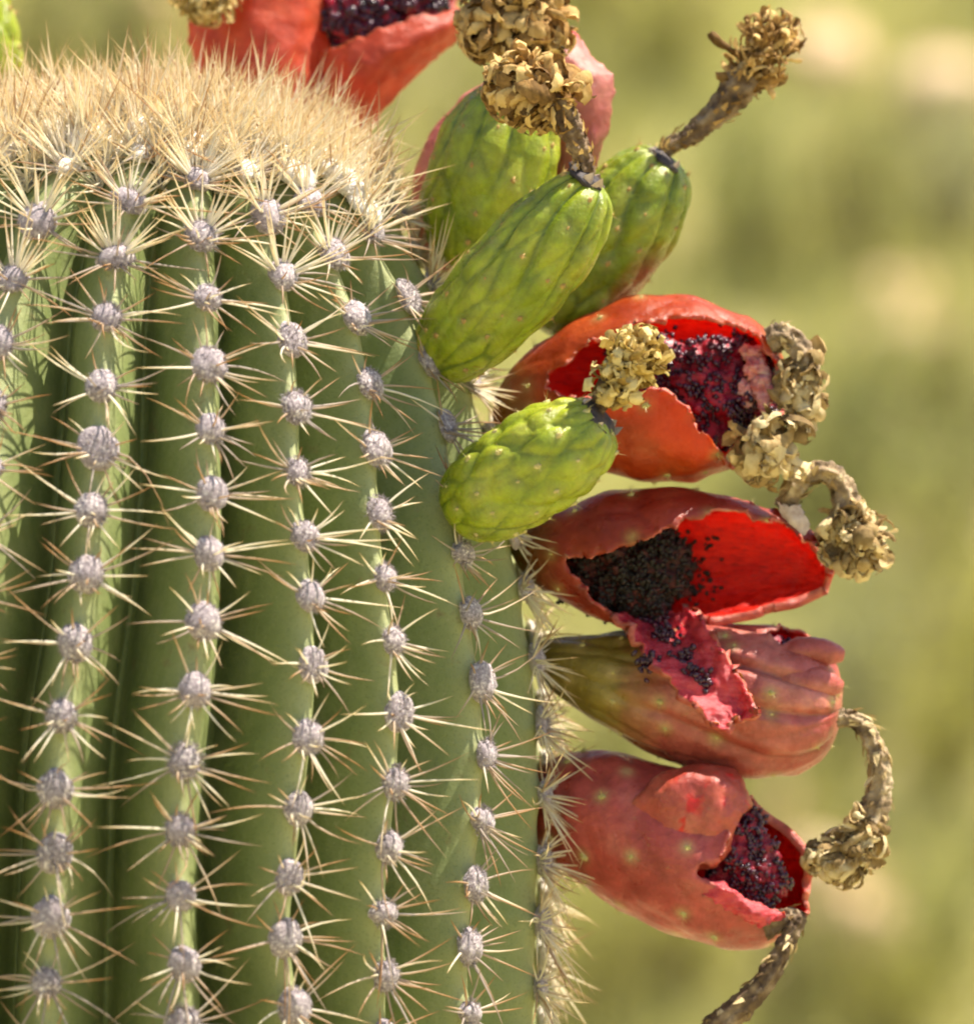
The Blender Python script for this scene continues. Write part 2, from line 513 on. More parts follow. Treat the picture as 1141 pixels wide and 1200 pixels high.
gx = np.concatenate([np.linspace(-120, -9, 24), np.linspace(-8.5, 8.5, 86), np.linspace(9, 120, 24)])
gy = np.concatenate([np.linspace(-60, -4, 14), np.linspace(-3.5, 14, 90), np.linspace(15, 160, 30)])
GX, GY = np.meshgrid(gx, gy, indexing='ij')
GV = np.stack([GX, GY, terrain(GX, GY)], -1).reshape(-1, 3)
gm = NT('desert_ground')
c = gm.ramp(gm.noise(1.6, 6, 0.6), [(0.30, (0.36, 0.38, 0.15)), (0.48, (0.44, 0.42, 0.19)), (0.62, (0.55, 0.45, 0.27)), (0.8, (0.42, 0.43, 0.17))])
gm.set(Base_Color=gm.mix(gm.math('MULTIPLY', gm.noise(26, 4, 0.7), 0.5), c, (0.34, 0.28, 0.15)), Roughness=0.95, Specular_IOR_Level=0.1)
gm.bump(gm.noise(30, 5, 0.7), 0.6, 0.03)
ground = mesh('ground', GV, grid_faces(len(gx), len(gy), False)[:, ::-1], gm.m)
tag(ground, kind='structure', label='dry stony slope of olive grass behind the cactus')

def hit(px, py):
    """where the line of sight through a photograph pixel meets the slope"""
    d = np.array([(px - 570.5) * S, CD, -(py - 600) * S]) / CD
    for s in np.arange(4, 40, 0.01):
        p = np.array([0, -CD, ZC]) + d * s
        if p[2] < terrain(p[0], p[1]):
            return p
    return p

# ------------------------------------------------------------------ plants and stones on the slope
def leaf_mat(name, a, b):
    m = NT(name)
    c = m.ramp(m.noise(9, 3, 0.6), [(0.3, a), (0.7, b)])
    m.set(Base_Color=c, Roughness=0.6, Specular_IOR_Level=0.3)
    tr = m.n('BsdfTranslucent'); m.l(c, tr.inputs['Color'])
    ms = m.n('MixShader'); ms.inputs[0].default_value = 0.5
    m.l(m.b.outputs[0], ms.inputs[1]); m.l(tr.outputs[0], ms.inputs[2]); m.l(ms.outputs[0], m.out.inputs['Surface'])
    return m.m
LEAF = [leaf_mat('olive_leaf', (0.34, 0.36, 0.11), (0.46, 0.45, 0.16)), leaf_mat('yellow_green_leaf', (0.42, 0.43, 0.09), (0.55, 0.51, 0.14)),
        leaf_mat('grey_green_leaf', (0.34, 0.36, 0.19), (0.46, 0.46, 0.26)), leaf_mat('deep_green_leaf', (0.25, 0.29, 0.09), (0.36, 0.39, 0.13))]
TWIG = mat_plain('twig', (0.16, 0.12, 0.07), (0.28, 0.22, 0.13), 40, 0.85, 0.2, 0.0)
def shrub_meshes(seed, leaf):
    g = np.random.default_rng(seed)
    LV, TV, TF, tb = [], [], [], 0
    for q in range(20):
        az = g.uniform(0, 6.28); sp = g.uniform(0.15, 1.0)
        tip = np.array([math.cos(az) * sp * 0.55, math.sin(az) * sp * 0.55, g.uniform(0.45, 1.0) * (1.1 - 0.35 * sp)])
        mid = tip * [0.35, 0.35, 0.55] + g.normal(0, 0.03, 3)
        v, f = tube([(0, 0, -0.05), tuple(mid * 0.5), tuple(mid), tuple(tip)], [0.012, 0.010, 0.007, 0.003], 5, 8, cap=False)
        TV.append(v); TF.append(f + tb); tb += len(v)
        for _ in range(30):
            x = g.uniform(0.25, 1.05)
            c = (mid * 2 * x if x < 0.5 else mid + (tip - mid) * (x - 0.5) * 2) + g.normal(0, 0.06, 3)
            d = unit(g.normal(size=3) + [0, 0, 0.5]); s_ = unit(np.cross(d, g.normal(size=3)))
            L = g.uniform(0.03, 0.07); w = L * 0.28
            LV += [c, c + d * L * 0.5 + s_ * w, c + d * L, c + d * L * 0.5 - s_ * w]
    LV = np.array(LV)
    fm = mesh_data('foliage', LV, np.arange(len(LV)).reshape(-1, 4), leaf, smooth=False)
    tm = mesh_data('stems', np.concatenate(TV), np.concatenate(TF), TWIG)
    return fm, tm
SH = [shrub_meshes(200 + i, LEAF[i % 4]) for i in range(8)]
SH_LABEL = ['olive leaved desert shrub blurred on the slope', 'bright yellow-green shrub blurred on the slope', 'grey-green shrub blurred on the slope', 'deep green shrub blurred on the slope']
def shrub(x, y, k, sc):
    r = empty('desert_shrub', (x, y, float(terrain(x, y)) - 0.01))
    r.rotation_euler.z = random.uniform(0, 6.28); r.scale = (sc, sc, sc)
    for nm, me in zip(('foliage', 'stems'), SH[k % 8]):
        o = bpy.data.objects.new(nm, me); col.objects.link(o); o.parent = r
    tag(r, SH_LABEL[k % 4], 'shrub', 'blurred shrubs: ' + SH_LABEL[k % 4].split(' shrub')[0].split(' desert')[0])
for (px, py, k, sc) in ((780, 120, 1, 0.42), (1010, 330, 0, 0.40), (880, 330, 3, 0.36), (1130, 300, 2, 0.36), (690, 60, 5, 0.4), (560, 260, 4, 0.4), (420, 160, 2, 0.4), (150, 140, 3, 0.36), (60, 90, 0, 0.4), (300, 120, 5, 0.4),
                        (1100, 690, 7, 0.42), (980, 640, 3, 0.34), (1000, 560, 5, 0.34), (1120, 520, 4, 0.34), (900, 690, 0, 0.36), (1110, 960, 1, 0.38), (1000, 900, 6, 0.32), (800, 1180, 5, 0.36), (720, 1000, 0, 0.36), (930, 1230, 4, 0.34), (1100, 1190, 7, 0.36), (1060, 1260, 5, 0.3), (700, 1230, 1, 0.34), (870, 1010, 4, 0.3), (1130, 830, 5, 0.34)):
    p = hit(px, py)
    shrub(p[0], p[1], k, sc)
for _ in range(44):
    x = random.uniform(-4.5, 4.5); y = random.uniform(5.6, 12)
    if abs(x) < 0.95 and 6.2 < y < 9.6: continue
    shrub(x, y, random.randrange(8), random.uniform(0.3, 0.6))
STONE = NT('pale_stone')
STONE.set(Base_Color=STONE.ramp(STONE.noise(12, 5, 0.6), [(0.3, (0.72, 0.48, 0.29)), (0.7, (0.82, 0.60, 0.40))]), Roughness=0.9, Specular_IOR_Level=0.2)
STONE.bump(STONE.noise(60, 5, 0.6), 0.5, 0.01)
import bmesh
for i, (px, py, r) in enumerate(((965, 92, 0.075), (1095, 140, 0.085), (1066, 425, 0.07), (1050, 365, 0.05), (965, 1075, 0.075), (905, 965, 0.045), (170, 30, 0.07), (1000, 1130, 0.08), (860, 480, 0.05), (430, 30, 0.06))):
    p = hit(px, py)
    bm = bmesh.new(); bmesh.ops.create_icosphere(bm, subdivisions=4, radius=1)
    v = np.array([q.co[:] for q in bm.verts]); f = np.array([[q.index for q in t.verts] for t in bm.faces]); bm.free()
    d = 1 + 0.28 * fbm(v, 0.9, 3, i * 3.1) + 0.08 * fbm(v, 3, 3, i)
    v = v * d[:, None] * np.array([1, 0.85, 0.8]) * r
    o = mesh('stone', v, f, STONE.m)
    o.location = (p[0], p[1], float(terrain(p[0], p[1])) + r * 0.35)
    tag(o, 'pale tan stone lying on the blurred slope', 'stone', 'pale stones on the slope')
# grass
g = np.random.default_rng(5)
ng = 80000
x = g.uniform(-4.5, 4.5, ng); y = g.uniform(4.6, 12.5, ng)
x[:15000] = g.uniform(-1.3, 1.3, 15000); y[:15000] = g.uniform(5.6, 10, 15000)
b = np.stack([x, y, terrain(x, y)], 1)
d = unit(np.stack([g.normal(0, 0.35, ng), g.normal(0, 0.35, ng), np.ones(ng)], 1)); L = g.uniform(0.05, 0.16, ng)
sd = unit(np.cross(d, g.normal(size=(ng, 3)))) * 0.006
gv = np.stack([b - sd, b + sd, b + d * L[:, None] + sd * 0.1 + g.normal(0, 0.015, (ng, 3))], 1).reshape(-1, 3)
gr = mesh('grass', gv, np.arange(ng * 3).reshape(-1, 3), leaf_mat('dry_grass', (0.46, 0.47, 0.14), (0.62, 0.57, 0.24)), smooth=False)
tag(gr, 'thin yellow-green grass covering the slope', 'grass', kind='stuff')

# ------------------------------------------------------------------ cactus stem
DAX = 425.0
KAX = (CD + DAX * S) / CD
YAX = DAX * S
# image height, axis x, crest radius (pixels, at the depth of the axis)
PROF = np.array([
    (150, 168, 0), (152, 168, 60), (158, 167, 115), (168, 166, 165), (182, 165, 207), (200, 163, 240), (225, 160, 276), (250, 157, 306),
    (300, 150, 340), (350, 144, 371), (400, 138, 398), (500, 130, 440), (600, 122, 474), (700, 115, 500), (800, 109, 522),
    (900, 105, 533), (1000, 102, 536), (1100, 101, 536), (1200, 100, 536), (1500, 100, 545), (4000, 100, 560), (8200, 100, 520)], float)
def axis_x(py): return (np.interp(py, PROF[:, 0], PROF[:, 1]) - 570.5) * S * KAX
_pp = np.unique(np.concatenate([np.arange(150, 260, 1.0), np.arange(260, 1600, 10.0), np.arange(1600, 8300, 200.0)]))
_rr = np.interp(_pp, PROF[:, 0], PROF[:, 2])
_ker = np.ones(5) / 5
_rs = np.convolve(np.pad(_rr, 2, mode='edge'), _ker, 'valid')
_rs[0] = 0
def crest_r(py): return np.interp(py, _pp, _rs) * S * KAX
def z_of(py): return ZC - (np.asarray(py) - 600) * S * KAX

def solve(px, py):
    Y = YAX - 0.07
    for _ in range(12):
        k = (CD + Y) / CD
        x = (px - 570.5) * S * k; z = ZC - (py - 600) * S * k
        pa = 600 + (ZC - z) / (S * KAX)
        r = max(crest_r(pa), 1e-4)
        th = math.asin(max(-0.998, min(0.998, (x - axis_x(pa)) / r)))
        Y = YAX - r * math.cos(th)
    return pa, th

RIBS = [
    [(80, 200), (45, 262), (15, 330), (0, 405), (-8, 478), (-14, 552), (-20, 626), (-28, 700), (-40, 778), (-56, 858), (-66, 940), (-72, 1020), (-78, 1098), (-84, 1172)],
    [(165, 185), (150, 240), (135, 305), (125, 375), (120, 455), (115, 527), (108, 600), (103, 675), (88, 755), (72, 840), (65, 925), (65, 1000), (60, 1075), (55, 1152)],
    [(230, 215), (235, 280), (242, 352), (243, 430), (246, 505), (247, 580), (243, 650), (238, 730), (228, 810), (215, 893), (210, 973), (210, 1050), (215, 1130), (215, 1200)],
    [(288, 205), (310, 255), (330, 325), (340, 400), (345, 480), (345, 555), (355, 630), (362, 700), (365, 780), (358, 865), (347, 948), (337, 1028), (330, 1100), (343, 1180)],
    [(360, 240), (388, 300), (415, 375), (430, 452), (437, 528), (440, 603), (447, 678), (458, 752), (465, 835), (459, 918), (452, 993), (445, 1070), (449, 1143), (447, 1215)],
    [(432, 275), (475, 350), (500, 425), (520, 500), (531, 578), (537, 650), (546, 720), (560, 800), (565, 885), (560, 962), (552, 1037), (544, 1110), (546, 1187)],
    [(458, 250), (520, 340), (560, 450), (590, 560), (603, 620), (614, 690), (619, 775), (632, 850), (635, 930), (632, 1007), (630, 1080), (627, 1157)],
]
NR = 20
rib_tab = []          # per rib: heights, angles
areoles = []          # (rib, height, angle, size, front?)
for k, pts in enumerate(RIBS):
    a = [solve(*p) for p in pts]
    h = np.array([v[0] for v in a]); t = np.array([v[1] for v in a])
    if k == 6:
        t = np.interp(h, [200, 700, 900, 1200], [math.radians(80), math.radians(82.5), math.radians(81), math.radians(78)])
    rib_tab.append((h, t))
    for i, (hh, tt) in enumerate(zip(h, t)):
        areoles.append((k, hh, tt, True))
    step = h[-1] - h[-2]
    hh = h[-1]
    for _ in range(4):
        hh += step + random.uniform(-3, 3)
        areoles.append((k, hh, t[-1], True))
last, first = rib_tab[6][1], rib_tab[0][1]
for k in range(7, NR):
    f = (k - 6) / (NR - 6)
    a0 = math.radians(80); a1 = math.radians(339.5)
    an = a0 + (a1 - a0) * f + random.uniform(-0.02, 0.02)
    hs = np.arange(200 + random.uniform(0, 40), 1560, 76.0)
    rib_tab.append((hs, np.full(len(hs), an) + 0.02 * np.sin(hs / 170 + k)))
    for hh, tt in zip(*rib_tab[-1]):
        areoles.append((k, hh + random.uniform(-4, 4), tt, False))

def rib_angle(k, py):
    h, t = rib_tab[k]
    return np.interp(py, h, t)

PC = 26
rows = np.unique(np.concatenate([150 + 3 * np.linspace(0, 1, 6), np.arange(154, 200, 2.5), np.arange(200, 1330, 4.0), np.arange(1330, 1620, 15), np.arange(1650, 8250, 150), [8235.0]]))
crest_amp = {}
A = np.array([rib_angle(k, rows) for k in range(NR)]).T           # rows x ribs
A = np.stack([np.convolve(np.pad(A[:, k], 6, mode='edge'), np.ones(13) / 13, 'valid') for k in range(NR)], 1)
def rib_angle_s(k, py): return np.interp(py, rows, A[:, k])
Vb, crest_at = [], []
rw = crest_r(rows); xc = axis_x(rows); zz = z_of(rows)
depth = np.interp(rows, [150, 175, 230, 320, 500, 900, 1600], [0, 6, 46, 96, 136, 158, 165]) * S
by_rib = {k: np.array([a[1] for a in areoles if a[0] == k]) for k in range(NR)}
for k in range(NR):
    left = A[:, k - 1] - (2 * math.pi if k == 0 else 0)
    right = A[:, (k + 1) % NR] + (2 * math.pi if k == NR - 1 else 0)
    g = np.exp(-((rows[:, None] - by_rib[k][None]) / 17.0) ** 2).sum(1)
    for j in range(PC):
        al = (j + 0.5) / PC * 2 - 1            # -1 .. 1 across the rib
        mid_l = (A[:, k] + left) / 2; mid_r = (A[:, k] + right) / 2
        th = np.where(al < 0, A[:, k] + (mid_l - A[:, k]) * -al, A[:, k] + (mid_r - A[:, k]) * al)
        a = abs(al)
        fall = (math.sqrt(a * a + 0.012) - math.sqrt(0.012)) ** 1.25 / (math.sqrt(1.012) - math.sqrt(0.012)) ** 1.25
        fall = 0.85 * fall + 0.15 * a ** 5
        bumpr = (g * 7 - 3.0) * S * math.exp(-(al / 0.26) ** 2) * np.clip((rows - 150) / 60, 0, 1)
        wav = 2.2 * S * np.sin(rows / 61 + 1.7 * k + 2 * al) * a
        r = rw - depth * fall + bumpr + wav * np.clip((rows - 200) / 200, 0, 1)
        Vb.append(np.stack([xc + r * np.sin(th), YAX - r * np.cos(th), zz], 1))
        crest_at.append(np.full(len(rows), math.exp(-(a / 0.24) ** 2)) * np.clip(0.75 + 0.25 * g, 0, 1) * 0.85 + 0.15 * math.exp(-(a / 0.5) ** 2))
Vb = np.stack(Vb, 1); crest_at = np.stack(crest_at, 1)
nv = NR * PC
cactus = empty('saguaro_cactus', (float(axis_x(8235)), YAX, 0))
tag(cactus, 'ribbed green cactus stem with grey woolly areoles and a straw coloured spiny crown', 'cactus')
bodyF = grid_faces(len(rows), nv, True)
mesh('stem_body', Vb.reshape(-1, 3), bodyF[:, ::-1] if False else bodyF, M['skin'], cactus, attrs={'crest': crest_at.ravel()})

def crest_frame(k, py):
    """crest point and outward, upward, sideways directions on rib k (world)"""
    def p(h):
        t = rib_angle_s(k, h); r = float(crest_r(h))
        return np.array([axis_x(h) + r * math.sin(t), YAX - r * math.cos(t), float(z_of(h))])
    e = 6 if py > 200 else 1.5
    t = rib_angle_s(k, py)
    P = p(py); up = unit(p(py - e) - p(py + e))
    rad = np.array([math.sin(t), -math.cos(t), 0.0])
    n = unit(rad - (rad @ up) * up)
    if n[2] < 0 and py < 300: pass
    side = np.cross(up, n)
    return P, n, up, side

# woolly pads: five shared shapes, each a lumpy felt cushion with a fuzz of short fibres
def pad_variant(seed, sub, fuzz, mat):
    import bmesh
    g = np.random.default_rng(seed)
    bm = bmesh.new(); bmesh.ops.create_icosphere(bm, subdivisions=sub, radius=1)
    V = np.array([v.co[:] for v in bm.verts]); F = [[v.index for v in f.verts] for f in bm.faces]; bm.free()
    d = 1 + 0.16 * fbm(V, 1.6, 2, seed) + 0.10 * fbm(V, 4.5, 2, seed + 5)
    V = V * d[:, None] * np.array([20.5, 22.0, 13.5]) * (1 + 0.10 * g.normal(size=3))
    V[:, 2] = np.where(V[:, 2] < 0, V[:, 2] * 0.6, V[:, 2])
    F = [tuple(f) for f in F]
    V = list(V)
    for _ in range(fuzz):
        u = unit(g.normal(size=3)); u[2] = abs(u[2]) * 0.9 + 0.05; u = unit(u)
        b = u * np.array([20, 22, 11]) * g.uniform(0.9, 1.0)
        o = unit(u * [1, 1, 1.2] + g.normal(0, 0.55, 3))
        t = unit(np.cross(o, g.normal(size=3)))
        L = g.uniform(3.0, 7.5); w = g.uniform(0.35, 0.8)
        n = len(V)
        V += [b - t * w, b + t * w, b + o * L]
        F.append((n, n + 1, n + 2))
    V = np.array(V) * S
    return mesh_data('areole', V, F, mat)
pads = [pad_variant(s, 3, 420, M['felt']) for s in range(9)]
pads_pale = [pad_variant(s + 40, 3, 520, M['felt_pale']) for s in range(3)]
pads_low = [pad_variant(s + 20, 2, 160, M['felt_pale']) for s in range(3)]

# spines
def spine_arrays(B, D, L, R, C, tint, sides=5, rings=5):
    """tapered, slightly bent needles; all arguments are arrays with one row per spine"""
    n = len(B)
    ref = np.where(np.abs(D[:, 2:3]) > 0.8, np.array([[1.0, 0, 0]]), np.array([[0, 0, 1.0]]))
    U = unit(np.cross(D, ref)); Vv = np.cross(D, U)
    s = np.linspace(0, 1, rings)
    ph = np.linspace(0, 2 * math.pi, sides, endpoint=False)
    cen = B[:, None] + D[:, None] * (L[:, None] * s)[..., None] + C[:, None] * (L[:, None] * s ** 2)[..., None]
    rad = R[:, None] * np.array([1.15, 0.95, 0.75, 0.5, 0.06])[None]
    ring = np.cos(ph)[None, :, None] * U[:, None] + np.sin(ph)[None, :, None] * Vv[:, None]
    V = cen[:, :, None] + rad[:, :, None, None] * ring[:, None]
    f = grid_faces(rings, sides, True)
    F = (f[None] + (np.arange(n) * rings * sides)[:, None, None]).reshape(-1, 4)
    along = np.broadcast_to(s[None, :, None], (n, rings, sides)).ravel()
    tn = np.broadcast_to(tint[:, None, None], (n, rings, sides)).ravel()
    return V.reshape(-1, 3), F[:, ::-1], along, tn

spine_vars = []
for q in range(8):
    B0 = np.zeros((1, 3)); D0 = np.array([[0, 0, 1.0]])
    Cv = np.array([[random.uniform(-0.10, 0.10), random.uniform(-0.10, 0.10), 0]])
    v, f, al, tn = spine_arrays(B0, D0, np.array([100 * S]), np.array([1.42 * S]), Cv, np.array([0.08 + q * 0.11]))
    spine_vars.append(mesh_data('spine', v, f, M['spine'], attrs={'along': al, 'tint': tn}))

def spine_set(n, up, side, h):
    """directions (world) and lengths (pixels) of one areole's needles"""
    out = []
    lowf = np.clip((h - 700) / 400, 0, 1)
    def add(deg, lift, L):
        a = math.radians(deg + random.gauss(0, 10)); e = math.radians(lift + random.gauss(0, 13))
        d = (math.cos(a) * side + math.sin(a) * up) * math.cos(e) + n * math.sin(e)
        out.append((unit(d), L * random.uniform(0.45, 1.1)))
    for sgn in (0, 180):
        for dg, lf, L in ((36, 30, 74), (22, 24, 92), (9, 22, 104), (-4, 16, 108), (-17, 20, 104), (-32, 26, 90), (-48, 32, 72)):
            if random.random() < 0.9:
                add(dg if sgn == 0 else 180 - dg, lf, L)
    for dg in (-66, -80, -95, -112):
        if random.random() < 0.85:
            add(dg, 32, 70 + 48 * lowf)
    for dg in (62, 118, 90):
        if random.random() < 0.55:
            add(dg, 30, 50)
    for _ in range(random.choice((1, 2, 2))):
        add(random.uniform(-150, -30), 60, 74 + 26 * lowf)
    return out

sB, sD, sL, sR, sC, sT = [], [], [], [], [], []
def put_spine(b, d, L, R, tint, bend=0.10):
    sB.append(b); sD.append(d); sL.append(L * S); sR.append(R * S); sT.append(tint)
    c = rng.normal(0, bend * (1 if rng.random() > 0.1 else 3.5), 3); sC.append(c - (c @ d) * d)

n_single = 0
low_pads = []
order = sorted(range(len(areoles)), key=lambda i: (0 if areoles[i][3] and areoles[i][0] in (2, 3, 1, 4) and 330 < areoles[i][1] < 1160 else 1, abs(areoles[i][1] - 740)))
for i in order:
    k, h, t, front = areoles[i]
    P, n, up, side = crest_frame(k, h)
    jit = random.uniform(0.84, 1.1) * (0.92 if h < 250 else 1.0)
    Mx = Matrix((side, up, n)).transposed()
    rot = Mx.to_4x4() @ Matrix.Rotation(random.uniform(-0.4, 0.4), 4, 'Z')
    P = P + n * (4.5 * S)
    if front and h < 1330:
        o = bpy.data.objects.new('areole', random.choice(pads_pale if h < 225 else pads)); col.objects.link(o)
        o.parent = cactus
        mw = Matrix.Translation(Vector(P)) @ rot @ Matrix.Scale(jit, 4)
        o.matrix_basis = cactus.matrix_basis.inverted() @ mw
        o['label'] = 'grey woolly areole on a rib crest'
    else:
        o = None
        low_pads.append((P, Mx, jit))
    tintbase = 0.36 if t < math.radians(50) else (0.22 if k < 6 else 0.72)
    sset = spine_set(n, up, side, h)
    if k in (6, 7, 8): sset = sset + spine_set(n, up, side, h)
    for d, L in sset:
        if k in (3, 4, 5) and d @ side < -0.25 and random.random() < 0.45: continue
        L *= random.uniform(0.85, 1.0)
        tang = d - (d @ n) * n
        b = P + tang * (15.5 * jit * S) + n * (1.0 * S)
        if o is not None and n_single < 300 and areoles[i][0] in (1, 2, 3, 4) and 330 < h < 1160:
            sp = bpy.data.objects.new('spine', random.choice(spine_vars)); col.objects.link(sp)
            sp.parent = o
            w = Matrix.Translation(Vector(b)) @ Vector(d).to_track_quat('Z', 'Y').to_matrix().to_4x4() @ Matrix.Rotation(random.uniform(0, 6.28), 4, 'Z') @ Matrix.Diagonal((1.0, 1.0, L / 100, 1))
            sp.matrix_basis = mw.inverted() @ w
            n_single += 1
        else:
            put_spine(b, d, L, 1.42, min(0.95, max(0.0, random.gauss(tintbase, 0.26))))

# the crown: crowded young areoles with a thick brush of straw spines
for k in range(NR):
    h0 = by_rib[k].min()
    # felt and needles crowd the young furrows between the ribs as well
    for h in np.linspace(162, 236, 7) + rng.uniform(-3, 3, 7):
        tm = (rib_angle_s(k, h) + rib_angle_s((k + 1) % NR, h) + (2 * math.pi if k == NR - 1 else 0)) / 2
        r_ = float(crest_r(h)) - float(np.interp(h, rows, depth)) * 0.9
        P = np.array([float(axis_x(h)) + r_ * math.sin(tm), YAX - r_ * math.cos(tm), float(z_of(h))])
        n = unit(np.array([math.sin(tm), -math.cos(tm), 0.7])); side = unit(np.cross([0, 0, 1.0], n)); up2 = np.cross(n, side)
        if h < 205: low_pads.append((P + n * 5 * S, Matrix((side, up2, n)).transposed(), random.uniform(0.8, 1.1)))
        for _ in range(20):
            a = random.uniform(0, 2 * math.pi); e = random.uniform(0.25, 1.35)
            d = unit((math.cos(a) * side + math.sin(a) * up2) * math.cos(e) + n * math.sin(e) + np.array([0, 0, 0.45]))
            put_spine(P + d * 4 * S, d, random.uniform(40, 90), 1.4, random.uniform(0.7, 1.0), 0.09)
    for h in np.concatenate([np.linspace(154, max(170, h0 - 26), 7) + rng.uniform(-2, 2, 7)]):
        if h < 151.5: continue
        P, n, up, side = crest_frame(k, h)
        n = unit(n + np.array([0, 0, 0.25]))
        side = np.cross(up, n); up2 = np.cross(n, side)
        low_pads.append((P + n * 9 * S, Matrix((side, up2, n)).transposed(), random.uniform(1.0, 1.35)))
        for _ in range(30):
            a = random.uniform(0, 2 * math.pi); e = random.uniform(0.25, 1.35)
            d = unit((math.cos(a) * side + math.sin(a) * up2) * math.cos(e) + n * math.sin(e) + np.array([0, 0, 0.55]))
            put_spine(P + d * 4 * S, d, random.uniform(45, 100) if random.random() < 0.9 else random.uniform(100, 140), 1.5, random.uniform(0.72, 1.0) if random.random() < 0.88 else 0.4, 0.09)
    # long needles leaning up and out from the rim
    for h in by_rib[k][(by_rib[k] < 350)]:
        P, n, up, side = crest_frame(k, h)
        for _ in range(44 if h < 240 else 22):
            a = random.uniform(-0.5, math.pi + 0.5)
            d = unit((math.cos(a) * side + math.sin(a) * up) * 0.75 + n * random.uniform(0.2, 0.9) + np.array([0, 0, 0.3]))
            put_spine(P + d * 5 * S, d, random.uniform(50, 105), 1.5, random.uniform(0.55, 1.0), 0.07)

v, f, al, tn = spine_arrays(np.array(sB), np.array(sD), np.array(sL), np.array(sR), np.array(sC), np.array(sT))
sp_all = mesh('spines', v, f, M['spine'], cactus, attrs={'along': al, 'tint': tn})
sp_all['kind'] = 'stuff'
sp_all['label'] = 'straw and tan needles bristling from the crown and the rib crests'
LV, LF, base = [], [], 0
cache = [(np.array([x.co[:] for x in m.vertices]), [tuple(p.vertices) for p in m.polygons]) for m in pads_low]
for (P, Mx, s) in low_pads:
    vv, ff = random.choice(cache)
    LV.append((vv * s) @ np.array(Mx).T + P)
    LF.append(np.array(ff) + base); base += len(vv)
cp = mesh('crown_felt', np.concatenate(LV), np.concatenate(LF), M['felt_pale'], cactus)
cp['kind'] = 'stuff'
cp['label'] = 'pale felt of crowded young areoles on the crown'

